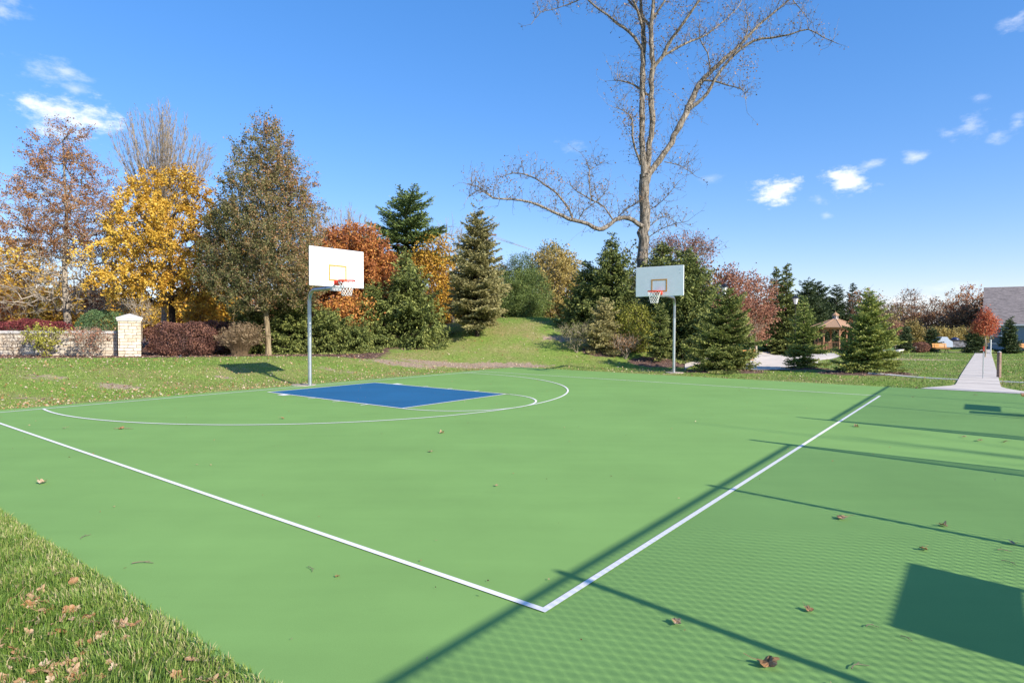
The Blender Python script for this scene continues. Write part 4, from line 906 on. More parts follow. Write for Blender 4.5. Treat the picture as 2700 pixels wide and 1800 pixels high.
def woods():
    rows = [  # px, depth, top row, half width, foliage, density, kind
     (-60, 44, 560, 120, 'rust', .6, 0), (40, 42, 640, 95, 'yellow', 1, 1), (-10, 48, 720, 80, 'orange', 1, 1), (110, 46, 700, 90, 'yellow', .9, 1), (130, 39, 775, 60, 'yellow', 1.0, 1), (215, 50, 760, 80, 'rust', .8, 0), (75, 40, 790, 60, 'orange', .9, 0),
     (300, 48, 700, 80, 'rust', .7, 0), (360, 44, 800, 70, 'yellow', .9, 1), (500, 40, 790, 60, 'yellow', 1, 1), (560, 36, 770, 60, 'yellow', 1, 1), (560, 42, 600, 90, 'rust', .8, 0), (640, 44, 620, 90, 'rust', .7, 0), (620, 46, 520, 60, 'olive', .5, 0),
     (800, 44, 640, 80, 'rust', .8, 0), (860, 36, 618, 75, 'orange', .8, 0), (1010, 44, 620, 80, 'orange', .9, 0), (1000, 38, 690, 70, 'rust', .9, 0), (1130, 46, 690, 80, 'rust', .9, 0), (1180, 44, 760, 70, 'yellow', .7, 1), (1230, 48, 690, 80, 'brush', .6, 0),
     (1330, 52, 700, 60, 'rust', .7, 0), (1480, 56, 720, 90, 'orange', .7, 0), (1530, 52, 760, 80, 'olive', .8, 0), (1440, 50, 790, 60, 'rust', .8, 0), (1500, 48, 800, 60, 'brush', .8, 0), (1600, 46, 700, 80, 'olive', .8, 0), (1700, 44, 720, 90, 'olive', .8, 0), (1660, 40, 650, 50, 'olive', .4, 0), (1820, 42, 740, 90, 'olive', .9, 0), (1870, 46, 700, 60, 'rust', .6, 0)]
    names = {'rust': 'rust-brown', 'yellow': 'yellow', 'orange': 'orange', 'olive': 'olive-green', 'brush': 'tan-gold'}
    for i, (px, dp, tp, hw, lm, dn, _) in enumerate(rows[:31]):
        decid('woodland_tree', mark_label(names[lm]+' woodland tree', px), 'tree', px, dp, tp, hw, 870, ROUND, 200, int(5200*dn*(hw/80)), .17, lm, 'bark_grey', .10, 200+i, sig=.42, tvar=.25, twig=.01, group='%s woodland trees' % names[lm], twigs=1, tone0=.45)
    for i, px in enumerate(range(-90, 2000, 62)):
        rr = np.random.RandomState(500+i); dp = 52+8*rr.rand(); rows.append((px, dp, 770+40*rr.rand(), 62, ('rust', 'brush', 'olive', 'rust', 'orange')[rr.randint(5)] if px < 1500 else ('rust', 'olive', 'olive')[rr.randint(3)], .9, 0))
    for i, (px, dp, tp, hw, lm, dn, _) in enumerate(rows[31:]):
        decid('woodland_bush', mark_label(names[lm]+' wood-edge bush', px), 'shrub', px, dp, tp, hw, 885, ROUND, 90, 4200, .2, lm, 'bark_grey', .06, 400+i, sig=.5, tvar=.25, twig=.012, group='%s bushes at the wood edge' % names[lm], tone0=.35, stems=4)
    rows2 = [(2278, 66, 768, 46, 'rust', .45, 'loose brown tree behind the largest young spruce'), (2330, 60, 800, 42, 'brush', .25, 'pale bare-twigged tree right of the largest young spruce'), (2400, 80, 764, 38, 'rust', .35, 'dark sparse tree left of the pale gap in the far woods'), (2375, 84, 800, 50, 'rust', .8, 'reddish brown tree at the left of the far woods'),
       (2450, 84, 790, 50, 'rust', .35, 'nearly bare grey-brown tree in the middle of the far woods'), (2500, 80, 778, 55, 'rust', .7, 'broad rust-brown tree left of the orange one'), (2562, 76, 753, 56, 'orange', .9, 'large orange-brown oak rising left of the house roof'), (2590, 72, 800, 60, 'rust', .8, 'rust-brown tree behind the young red maple'), (2300, 70, 835, 60, 'rust', .8, 'low brown tree behind the bocce court'), (2540, 74, 810, 60, 'rust', .8, 'rust-brown undergrowth tree below the orange oak'), (2430, 78, 830, 60, 'rust', .9, 'dark undergrowth tree in the far woods'),
       (2760, 90, 740, 50, 'rust', .2, 'bare treetop showing above the house ridge')]
    for i, (px, dp, tp, hw, lm, dn, lab) in enumerate(rows2):
        decid('woodland_tree', lab, 'tree', px, dp, tp, hw, 895, ROUND, 260, int(6000*dn*(hw/60)), .17, lm, 'bark_grey', .14, 240+i, sig=.4, tvar=.22, twig=.014, twigs=2, tone0=.42, bias=.9)
woods()
decid('weeping_bush', 'tall arching yellow-green bush in front of the far woods', 'shrub', 2407, 66, 846, 24, 905, ROUND, 120, 3400, .14, 'brush', 'bark_grey', .04, 90, stems=5, sig=.22, tone0=.45)
for i, (px, hw, tp, lm, t0) in enumerate(((2450, 22, 868, 'brush', .6), (2475, 24, 862, 'brush', .7), (2510, 26, 868, 'brush', .7), (2545, 26, 864, 'brush', .6), (2575, 24, 866, 'brush', .55), (2425, 22, 880, 'brush', .35), (2340, 24, 865, 'brush', .4), (2300, 30, 880, 'olive', .4))):
    decid('hedgerow_bush', ('golden bush behind the stone counter', 'pale golden bush above the far left orange bench', 'golden bush right of the outdoor fireplace', 'yellow-green bush behind the grill', 'yellowish bush left of the young red maple', 'brown-gold bush under the arching one', 'tan bush behind the bocce court', 'olive bush behind the bocce court')[i], 'shrub', px, 67, tp, hw, 912, ROUND, 90, 2600, .15, lm, 'bark_grey', .03, 91+i, stems=5, sig=.25, tone0=t0, tvar=.2, group='hedgerow bushes')
decid('young_maple', 'small pinkish young maple on a thin pale trunk by the hedgerow', 'maple tree', 2361, 58, 849, 14, 880, OVAL, 60, 1100, .11, 'redmaple', 'bark_pale', .045, 99, sig=.15, tone0=.85)
decid('young_maple', 'bright red young maple in front of the house corner', 'maple tree', 2599, 44, 808, 25, 880, [(0, .8), (.15, 1), (.45, .95), (.7, .6), (.85, .3), (1, .05)], 200, 5200, .095, 'red', 'bark_pale', .05, 100, sig=.14, tone0=.55, tvar=.22, bias=1)
for px, dp, tp, hw, lab in ((2387, 56, 862, 20, 'small dark spruce at the left end of the hedgerow'), (2457, 58, 866, 19, 'small dark spruce beside the outdoor fireplace'), (2570, 55, 866, 24, 'broad dark spruce right of the stone counter'), (2662, 54, 842, 23, 'dark pointed spruce in front of the house wall')):
    conifer('small_spruce', lab, px, dp, tp, hw, px, 'darkpine', 1.2, .15, cone=.6, droop=.1, low=1, group='small dark spruces near the house', wk=.3, tone0=.5)
hedge('lavender_clump', 'dull purple-grey shrub left of the outdoor fireplace', 'shrub', (X(2428, 56), 56), (1.5, 1.2, 1.0), 2500, .09, 'burgundy', 105, power=2.3, tone0=.75)

# ---------------------------------------------------------------- stone wall and pillar
def stone_mat():
    m, nt, b = newmat('tan_fieldstone'); N = nt.nodes; L = nt.links; b.inputs['Roughness'].default_value = .9; b.inputs['Specular IOR Level'].default_value = .2
    tc = N.new('ShaderNodeTexCoord'); sp = N.new('ShaderNodeSeparateXYZ'); cb = N.new('ShaderNodeCombineXYZ'); L.new(tc.outputs['Object'], sp.inputs[0])
    ad = N.new('ShaderNodeMath'); ad.operation = 'ADD'; L.new(sp.outputs[0], ad.inputs[0]); L.new(sp.outputs[1], ad.inputs[1])
    L.new(ad.outputs[0], cb.inputs[0]); L.new(sp.outputs[2], cb.inputs[1])
    nz = N.new('ShaderNodeTexNoise'); nz.inputs['Scale'].default_value = 3.5; L.new(tc.outputs['Object'], nz.inputs['Vector'])
    ma = N.new('ShaderNodeVectorMath'); ma.operation = 'MULTIPLY_ADD'; L.new(nz.outputs['Color'], ma.inputs[0]); ma.inputs[1].default_value = (.10, .05, 0); L.new(cb.outputs[0], ma.inputs[2])
    br = N.new('ShaderNodeTexBrick'); br.inputs['Scale'].default_value = 1; br.inputs['Mortar Size'].default_value = .009; br.inputs['Mortar Smooth'].default_value = .3; br.inputs['Bias'].default_value = 0
    br.inputs['Brick Width'].default_value = .30; br.inputs['Row Height'].default_value = .125; br.offset = .43; br.squash = 1.35; br.squash_frequency = 3
    br.inputs['Color1'].default_value = (.60, .48, .34, 1); br.inputs['Color2'].default_value = (.74, .66, .54, 1); br.inputs['Mortar'].default_value = (.17, .13, .10, 1)
    L.new(ma.outputs[0], br.inputs['Vector'])
    n2 = N.new('ShaderNodeTexNoise'); n2.inputs['Scale'].default_value = 9; n2.inputs['Detail'].default_value = 6; L.new(tc.outputs['Object'], n2.inputs['Vector'])
    mr = N.new('ShaderNodeMapRange'); L.new(n2.outputs['Fac'], mr.inputs['Value']); mr.inputs['From Min'].default_value = .3; mr.inputs['From Max'].default_value = .7; mr.inputs['To Min'].default_value = .75; mr.inputs['To Max'].default_value = 1.15
    vm = N.new('ShaderNodeVectorMath'); vm.operation = 'SCALE'; L.new(br.outputs['Color'], vm.inputs[0]); L.new(mr.outputs[0], vm.inputs['Scale']); L.new(vm.outputs[0], b.inputs['Base Color'])
    bp = N.new('ShaderNodeBump'); bp.inputs['Strength'].default_value = .9; bp.inputs['Distance'].default_value = .03; bp.invert = True; L.new(br.outputs['Fac'], bp.inputs['Height'])
    L.new(bp.outputs[0], b.inputs['Normal']); return m
STONE = stone_mat()
xw1 = X(308, WY); zb = .30
root = empty('stone_wall', (xw1, WY, zb), 'low tan fieldstone wall with a pale coping at the far left', 'wall', rz=R(3))
wl = 16.0; zt_ = Z(150, 879, WY)-zb
MB().box((-wl/2, .2, zt_/2), (wl, .4, zt_)).build('wall', STONE, root)
cp = MB()
k = 0
while k*1.22 < wl: cp.box((-.61-k*1.22, .2, zt_+.055), (1.21, .5, .105)); k += 1
cp.build('coping', M['stonecap'], root)
xp = X(338, WY-.2); zp = Z(338, 846, WY-.2)-zb
root = empty('stone_pillar', (xp, WY-.1, zb), 'square fieldstone pillar with a pyramid cap at the right end of the wall', 'pillar', rz=R(31))
w = 60/FPX*WY*.84
MB().box((0, .1, zp/2), (w, w, zp)).build('shaft', STONE, root)
c = MB(); e = w/2+.07
c.box((0, .1, zp+.035), (2*e-.05, 2*e-.05, .07)); c.box((0, .1, zp+.105), (2*e, 2*e, .07))
c.add([(-e, .1-e, zp+.14), (e, .1-e, zp+.14), (e, .1+e, zp+.14), (-e, .1+e, zp+.14), (0, .1, zp+.31)], [(0, 1, 4), (1, 2, 4), (2, 3, 4), (3, 0, 4)])
c.build('cap', M['stonecap'], root)
# leaning black stake in the lawn
(qx, qy) = drape(None, [(466, 979)])[0]; g0 = (qx, qy, float(tz(qx, qy))); g1 = (X(499, qy+1.4), qy+1.4, Z(499, 937, qy+1.4))
root = empty('leaning_stake', g0, 'thin black stake leaning over the lawn below the hedge', 'stake')
MB().tube([(0, 0, -.05), (g1[0]-g0[0], g1[1]-g0[1], g1[2]-g0[2])], .018, 8).build('rod', M['black'], root)
MB().tube([(0.02, 0, .0), (.10, .16, .12)], .026, 8).build('sleeve', M['darkpole'], root)

# ---------------------------------------------------------------- lamp posts
def lamp(px, dep, top_py, lab, lantern=True):
    x, y, z = at(px, dep); zt = Z(px, top_py, dep)-z
    root = empty('lamp_post', (x, y, z), lab, 'lamp post', 'lamp posts')
    MB().lathe([(.09, 0), (.09, .35), (.06, .42), (.045, .6), (.038, zt-.62), (.05, zt-.6), (.05, zt-.56)], 12).build('pole', M['black'], root, True)
    if lantern:
        lt = MB(); lt.lathe([(.09, zt-.56), (.19, zt-.16)], 6); gl = lt.build('lantern_glass', M['lampglass'], root)
        lr = MB(); lr.lathe([(.25, zt-.17), (.24, zt-.13), (.10, zt-.02), (.03, zt+.02), (.03, zt+.09), (.0, zt+.12)], 6)
        lr.add([(.25*math.cos(a), .25*math.sin(a), zt-.17) for a in [2*math.pi*(k+.5)/6 for k in range(6)]]+[(0, 0, zt-.17)], [((k+1) % 6, k, 6) for k in range(6)])
        lr.build('lantern_roof', M['black'], root)
lamp(1908, 36, 750, 'black lamp post with a white lantern above the dense dark young spruce')
lamp(2096, 42, 780, 'farther black lamp post with a white lantern left of the light-tipped young spruce')
lamp(97, 44, 742, 'slim dark lamp post behind the stone wall at far left', True)

# ---------------------------------------------------------------- utility pole and wires
ux, uy, uz = at(1284, 50); ut = Z(1284, 612, 50)-uz
root = empty('utility_pole', (ux, uy, uz), 'weathered utility pole whose crossarm shows beside the olive-grey spruce', 'utility pole')
MB().tube([(0, 0, -.1), (0, 0, ut)], [.15, .1], 10).build('pole', M['post_wood'], root, True)
MB().box((0, 0, ut-.25), (1.5, .12, .14)).build('crossarm', M['post_wood'], root)
def wire(a, b, sag, r, mat, lab):
    A = Vector(a); B = Vector(b); root = MB(); n = 24
    root.tube([tuple(A.lerp(B, i/n)-Vector((0, 0, 4*sag*(i/n)*(1-i/n)))) for i in range(n+1)], r, 5)
    tag(root.build('utility_wire', mat), lab, 'power line', 'power lines over the trees')
for i in range(3):
    wire((ux-.6+.6*i, uy, uz+ut-.15-.05*i), (X(-250, 44), 44, Z(-250, 500+20*i, 44)), 1.1+.2*i, .014, M['wire'], ('upper', 'middle', 'lower')[i]+' thin utility wire crossing in front of the tall pine')
    wire((ux-.6+.6*i, uy, uz+ut-.15-.1*i), (X(1950, 75), 75, Z(1950, 770+14*i, 75)), .8, .014, M['wire'], ('upper', 'middle', 'lower')[i]+' thin utility wire sloping down right of the olive-grey spruce')
wire((ux, uy, uz+ut-4.4), (X(1950, 75), 75, Z(1950, 842, 75)), .5, .03, M['wire_dark'], 'thick dark cable low over the mound behind the bushy pine')

# ---------------------------------------------------------------- pavilion (gazebo)
def gazebo():
    dep = 56; x = X(2202, dep); y = dep; z = Z(2202, 929, dep); s = 1/FPX*dep
    root = empty('gazebo', (x, y, z), 'cedar octagonal garden pavilion with a cupola, half hidden by spruces', 'gazebo')
    def zz(py): return Z(2202, py, dep)-z
    n = 8; rp_ = 49*s; r_e = 61*s; rot = R(22.5+7)
    def ring(r, k): a = rot+2*math.pi*k/n; return (r*math.cos(a), r*math.sin(a))
    shingle = simple('cedar_shingles', (.46, .27, .15), .85, 0, .35, 22)
    shin_b = shingle
    fl = MB(); fl.lathe([(0, zz(925)), (rp_*1.06, zz(925)), (rp_*1.06, -.1)], 8)
    fl.build('floor', simple('deck_grey_brown', (.20, .15, .13), .8, 0, .2, 10), root)
    for k in range(n):
        a, b = ring(rp_, k); MB().box((a, b, (zz(925)+zz(866))/2), (.11, .11, zz(866)-zz(925)), rot+2*math.pi*k/n).build('post', M['cedar'], root)
    rf = MB(); a0 = zz(862); a1 = zz(841); V = [(r_e*math.cos(rot+2*math.pi*k/n), r_e*math.sin(rot+2*math.pi*k/n), a0) for k in range(n)]+[(8*s*math.cos(rot+2*math.pi*k/n), 8*s*math.sin(rot+2*math.pi*k/n), a1) for k in range(n)]
    V2 = [(vx, vy, vz-.05) for vx, vy, vz in V[:n]]
    rf.add(V+V2, [(k, (k+1) % n, n+(k+1) % n, n+k) for k in range(n)]+[(k, 2*n+k, 2*n+(k+1) % n, (k+1) % n) for k in range(n)]); rf.add(V2+[(0, 0, a1-.1)], [((k+1) % n, k, n) for k in range(n)])
    for k in range(n): rf.frust([V[k]], [V[n+k]], .035, .03, 4)
    ro = rf.build('roof', shingle, root)
    be = MB()
    for k in range(n):
        p, q = ring(rp_*1.02, k), ring(rp_*1.02, (k+1) % n); m_ = ((p[0]+q[0])/2, (p[1]+q[1])/2); L = math.dist(p, q); an = math.atan2(q[1]-p[1], q[0]-p[0])
        be.box((m_[0], m_[1], zz(866)+.02), (L, .06, .20), an)
        for t, sg in ((p, 1), (q, -1)):
            dx_, dy_ = (q[0]-p[0])/L*sg, (q[1]-p[1])/L*sg
            be.tube([(t[0]+dx_*.05, t[1]+dy_*.05, zz(866)-.55), (t[0]+dx_*.18, t[1]+dy_*.18, zz(866)-.25), (t[0]+dx_*.45, t[1]+dy_*.45, zz(866)-.1)], .035, 5)
    be.build('beam', M['cedar'], root)
    ra = MB()
    for k in range(n):
        if k == 5: continue
        p, q = ring(rp_, k), ring(rp_, (k+1) % n); L = math.dist(p, q); an = math.atan2(q[1]-p[1], q[0]-p[0])
        mx_, my_ = (p[0]+q[0])/2, (p[1]+q[1])/2
        ra.box((mx_, my_, zz(902)), (L-.1, .07, .06), an); ra.box((mx_, my_, zz(923)), (L-.1, .05, .05), an)
        for i in range(1, 9): ra.box((p[0]+(q[0]-p[0])*i/9, p[1]+(q[1]-p[1])*i/9, (zz(902)+zz(923))/2), (.035, .035, zz(902)-zz(923)), an)
    ra.build('railing', M['cedar'], root)
    cu = MB(); c0, c1 = zz(841), zz(831); cu.lathe([(7*s, c0-.05), (7*s, c1)], 8)
    co = cu.build('cupola', simple('cupola_pale_wood', (.55, .47, .44), .7), root)
    cr = MB(); cr.lathe([(9.3*s, c1-.02), (9.3*s, c1+.03), (.02, zz(823)), (.012, zz(819.5))], 8); cr.build('cupola_roof', shingle, co)
    cw = MB()
    for k in range(8):
        a = 2*math.pi*k/8+math.pi/8*0+math.pi/8; cw.box((7.0*s*.925*math.cos(a+0), 7.0*s*.925*math.sin(a+0), c0+.17), (.03, .09, .18), a)
    cw.build('louvre', M['black'], co)
gazebo()
# ---------------------------------------------------------------- small things on the right
x, y, z = at(2051, 45.5)
root = empty('white_bollard', (x, y, z), 'short thick white bollard light at the patio edge', 'bollard')
MB().lathe([(.14, -.05), (.14, .92), (.12, .95), (0, .95)], 20).build('body', M['white_paint'], root, True)
MB().lathe([(.143, .62), (.143, .66)], 20).build('band', M['cast'], root)
def bench(px, dep, rz, lab, w=1.5, mat='bench_wood', xy=None, back=True):
    x, y, z = at(px, dep) if xy is None else (xy[0], xy[1], float(tz(*xy)))
    root = empty('park_bench', (x, y, max(z, 0 if xy else z)), lab, 'bench', 'slatted benches', rz)
    st = MB()
    for k in range(4): st.box((0, -.18+.115*k, .44), (w, .10, .035))
    st.build('seat', M[mat], root)
    bk = MB()
    for k in range(3): bk.box((0, .25+.035*k, .56+.125*k), (w, .03, .10))
    if back: bk.build('backrest', M[mat], root)
    for s in (-1, 1):
        lg = MB(); xx = s*(w/2-.18)
        lg.tube([(xx, -.24, 0), (xx, -.16, .41)], .022, 6); lg.tube([(xx, .27, 0), (xx, .16, .25), (xx, .20, .42)]+([(xx, .33, .86)] if back else []), .022, 6); lg.tube([(xx, -.16, .41), (xx, .2, .41)], .02, 6); lg.tube([(xx, -.2, .2), (xx, 0, .36), (xx, .17, .2)], .015, 6)
        lg.build('leg', M['black'], root)
bench(1938, 26.2, R(186), 'wooden slatted bench half hidden by the dense dark young spruce', 1.5)
bench(2483, 54, R(0), 'orange slatted bench in front of the outdoor fireplace', 1.25)
bench(2716, 55, R(0), 'orange slatted bench by the house wall at the right edge', 1.5)
bq = G(2684, 1040, .45); bdir = CVv.normalized()
bench(0, 0, math.atan2(bdir.y, bdir.x), 'nearest bench, only its dark seat end showing at the right edge of the court', 1.25, xy=(bq[0]+.66*bdir.x+.12, bq[1]+.66*bdir.y+.12), back=False)
# marker post, wooden post, white pole
x, y, z = at(2594, 22.1)
root = empty('marker_post', (x, y, z), 'thin grey metal marker post with a red tie standing in the footpath', 'post')
zz_ = Z(2594, 914, 22.1)-z
MB().tube([(0, 0, -.02), (0, 0, zz_)], .016, 8).build('rod', M['galv'], root, True)
MB().tube([(0, 0, zz_-.16), (0, 0, zz_+.02)], .024, 8).build('red_tie', simple('red_tape', (.5, .04, .02), .6), root, True)
MB().lathe([(0, .014), (.07, .012), (.075, 0)], 14).build('base_plate', M['galv'], root)
x, y, z = at(2636, 22.7)
root = empty('wooden_post', (x, y, z), 'weathered square timber post in the grass right of the footpath', 'post')
hh = Z(2636, 928, 22.7)-z
MB().box((0, 0, hh/2-.05), (.10, .10, hh+.1), .3).build('shaft', M['post_wood'], root)
mb = MB(); mb.add([(.05*1.414*math.cos(.3+math.pi/4+k*math.pi/2), .05*1.414*math.sin(.3+math.pi/4+k*math.pi/2), hh) for k in range(4)]+[(0, 0, hh+.035)], [(0, 1, 4), (1, 2, 4), (2, 3, 4), (3, 0, 4)]); mb.build('top', M['stonecap'], root)
x, y, z = at(2613, 50)
root = empty('white_pole', (x, y, z), 'short thin white pole at the far end of the footpath', 'pole')
MB().tube([(0, 0, -.05), (0, 0, Z(2613, 895, 50)-z)], .04, 8).build('rod', M['white_paint'], root, True)
# bocce court
def bocce():
    mb = MB(); tf = MB(); u0, u1, v0, v1 = -66, -42.5, 6.9, 10.0
    x, y = court(u1, v1); z = float(tz(x, y)); root = empty('bocce_court', (x, y, z), 'bocce court of flat green turf inside a pale timber kerb', 'bocce court')
    def box(ua, ub, va, vb, za, zb_):
        P = [court(ua, va), court(ub, va), court(ub, vb), court(ua, vb)]
        V = [(p[0]-x, p[1]-y, float(tz(*p))-z+za) for p in P]+[(p[0]-x, p[1]-y, float(tz(*p))-z+zb_) for p in P]
        mb.add(V, [(4, 5, 6, 7), (0, 1, 5, 4), (1, 2, 6, 5), (2, 3, 7, 6), (3, 0, 4, 7)])
    box(u0, u1, v1, v1+.3, -.3, .30); box(u0, u1, v0-.3, v0, -.3, .3); box(u1, u1+.3, v0-.3, v1+.3, -.3, .3); box(u0-.3, u0, v0-.3, v1+.3, -.3, .3)
    mb.build('kerb', simple('pale_kerb', (.66, .60, .55), .7, 0, .1, 4), root)
    P = [court(u0, v0), court(u1, v0), court(u1, v1), court(u0, v1)]
    tf.add([(p[0]-x, p[1]-y, float(tz(*p))-z+.15) for p in P], [(0, 1, 2, 3)]); tf.build('turf', simple('artificial_turf', (.16, .27, .07), .9, 0, .1, 8), root)
bocce()
# outdoor fireplace, counter and grill
dep = 60.0; x, y, z = X(2494, dep), dep, Z(2494, 915, dep); s = dep/FPX
root = empty('outdoor_fireplace', (x, y, z), 'pale blue-grey outdoor fireplace with sloping shoulders behind the orange bench', 'fireplace')
mb = MB(); poly = [(-22, 0), (-22, 17), (-13, 22), (-10, 27), (4, 27), (9, 20), (18, 15), (19, 13), (19, 0)]
mb.prism([(a*s, b*s) for a, b in poly], lambda a, b, t: (a, t, b), 0, .9); mb.build('body', simple('blue_grey_stucco', (.36, .42, .50), .85, 0, .05, 4), root)
x, y, z = X(2536, dep), dep+.1, Z(2536, 915, dep)
root = empty('stone_counter', (x, y, z), 'dark outdoor counter with pale stone cladding and a black top', 'counter')
MB().box((0, .4, 8*s), (50*s, .7, 16*s)).build('base', simple('mottled_stone', (.14, .14, .16), .8, 0, .95, 3.2, detail=8), root)
MB().box((0, .4, 16*s+.04), (56*s, .85, .08)).build('top', M['black'], root)
xg = X(2528, dep); root = empty('grill', (xg, dep+.5, z+16*s+.08), 'small domed blue-black grill on the dark stone counter', 'grill')
MB().lathe([(.34, 0), (.36, .08), (.28, .2), (.1, .27), (0, .28)], 16).build('lid', simple('blue_black_enamel', (.02, .03, .09), .3), root, True)
MB().tube([(-.1, -.3, .14), (.1, -.3, .14)], .015, 6).build('handle', M['cast'], root)

# ---------------------------------------------------------------- house on the right
def house():
    dep = 68.0; x = X(2598, dep); z = Z(2598, 918, dep)
    ax = Vector((math.sin(R(37.6)), math.cos(R(37.6)), 0)); fx = Vector((math.cos(R(37.6)), -math.sin(R(37.6)), 0))
    rz = math.atan2(fx.y, fx.x); root = empty('house', (x, dep, z), 'single-storey house with blue-grey siding and a brown shingle roof at the right edge', 'house', rz=rz)
    H = Z(2610, 857, dep)-z; W = 16.; D = 11.
    m, nt, b = newmat('blue_grey_siding'); N = nt.nodes; L = nt.links; b.inputs['Roughness'].default_value = .6
    tc = N.new('ShaderNodeTexCoord'); sp = N.new('ShaderNodeSeparateXYZ'); L.new(tc.outputs['Object'], sp.inputs[0])
    fr = N.new('ShaderNodeMath'); fr.operation = 'MULTIPLY'; L.new(sp.outputs[2], fr.inputs[0]); fr.inputs[1].default_value = 1/.2
    f2 = N.new('ShaderNodeMath'); f2.operation = 'FRACT'; L.new(fr.outputs[0], f2.inputs[0])
    rp = N.new('ShaderNodeValToRGB'); rp.color_ramp.elements[0].position = .08; rp.color_ramp.elements[0].color = (.09, .13, .17, 1); rp.color_ramp.elements[1].position = .2; rp.color_ramp.elements[1].color = (.23, .31, .39, 1)
    L.new(f2.outputs[0], rp.inputs[0]); L.new(rp.outputs[0], b.inputs['Base Color'])
    MB().box((W/2, D/2, H/2-.3), (W, D, H+.6)).build('wall', m, root)
    shing, nt, b = newmat('brown_asphalt_shingle'); N = nt.nodes; L = nt.links; b.inputs['Roughness'].default_value = .95
    tc = N.new('ShaderNodeTexCoord'); mp = N.new('ShaderNodeMapping'); mp.inputs['Scale'].default_value = (1.6, 4, 4); L.new(tc.outputs['Object'], mp.inputs[0])
    nz = N.new('ShaderNodeTexNoise'); nz.inputs['Scale'].default_value = 1.3; nz.inputs['Detail'].default_value = 8; nz.inputs['Roughness'].default_value = .8; L.new(mp.outputs[0], nz.inputs['Vector'])
    rp = N.new('ShaderNodeValToRGB'); rp.color_ramp.elements[0].position = .35; rp.color_ramp.elements[0].color = (.13, .11, .10, 1); rp.color_ramp.elements[1].position = .65; rp.color_ramp.elements[1].color = (.36, .30, .27, 1)
    L.new(nz.outputs['Fac'], rp.inputs[0]); L.new(rp.outputs[0], b.inputs['Base Color'])
    rh = (Z(2610, 763, dep+5)-z); o = .35
    rf = MB(); rf.prism([(-o, H-.05), (D/2, rh), (D+o, H-.05), (D+o, H+.15), (D/2, rh+.18), (-o, H+.15)], lambda a, c, t: (t, a, c), -.25, W+.3)
    rf.build('roof', shing, root)
    MB().prism([(0, H-.02), (D/2, rh-.02), (D, H-.02)], lambda a, c, t: (t, a, c), .0, .02).build('gable', m, root)
    MB().box((W/2, -o-.06, H+.02), (W+.5, .12, .16)).build('gutter', M['white_paint'], root)
    MB().box((.06, -.05, H/2), (.12, .1, H)).build('corner_board', M['white_paint'], root)
    MB().tube([(.24, -.08, 0), (.24, -.08, H*.8)], .05, 6).build('downpipe', M['white_paint'], root)
    wn = MB(); x0, x1, z0, z1 = .45, 1.40, .55, H-.32
    for a, c, w_, h_w in (((x0+x1)/2, z0, x1-x0+.1, .1), ((x0+x1)/2, z1, x1-x0+.1, .1), (x0, (z0+z1)/2, .1, z1-z0-.1), (x1, (z0+z1)/2, .1, z1-z0-.1), ((x0+x1)/2, (z0+z1)/2, x1-x0-.1, .07)):
        wn.box((a, -.04, c), (w_, .09, h_w))
    wo = wn.build('window', M['white_paint'], root)
    MB().box(((x0+x1)/2, -.01, (z0+z1)/2), (x1-x0-.08, .03, z1-z0-.08)).build('pane', simple('window_glass', (.10, .15, .19), .08, 0, spec=.8), wo)
    # cross-gable of the porch wing further right, mostly outside the photo
    px_ = 6.2; pg = MB(); pg.prism([(0, H-.05), (2.6, H+2.6), (5.2, H-.05)], lambda a, c, t: (px_+a, t, c), -2.4, 4.0); pg.build('porch_roof', shing, root)
    MB().box((px_+2.6, -1.0, H/2-.2), (4.6, 2.2, H+.3)).build('porch_wing', m, root)
house()

# ---------------------------------------------------------------- grass, litter, leaves and twigs
def poly_mask(x, y):
    u, v = U_(x, y), V_(x, y)
    slab = (u > su0-.02) & (u < su1+.0) & (v > sv0-.0)
    path = (u < -3) & (v > 15.3-.8*np.clip((u+5.7)/2.6, 0, 1)) & (v < 16.55+.85*np.clip((u+5.7)/2.6, 0, 1))
    return ~(slab | path)
PATIO = drape(None, [(1806, 960), (1900, 972), (2000, 977), (2080, 977), (2150, 961), (2215, 941), (2262, 933), (2300, 927), (2300, 926), (2230, 932), (2170, 932), (2110, 932), (2040, 932), (1960, 931), (1880, 929), (1806, 927)])
def inpoly(x, y, poly):
    r = np.zeros(len(x), bool); n = len(poly)
    for i in range(n):
        (x0, y0), (x1, y1) = poly[i], poly[(i+1) % n]
        c = ((y0 > y) != (y1 > y)) & (x < (x1-x0)*(y-y0)/(y1-y0+1e-12)+x0); r ^= c
    return r
def vnoise(x, y, s, seed):
    return .5+.25*(np.sin(x*s+seed)*np.cos(y*s*1.3+seed*2)+np.sin((x+y)*s*.63+seed*3)*np.cos((x-y*.7)*s*1.7+seed))
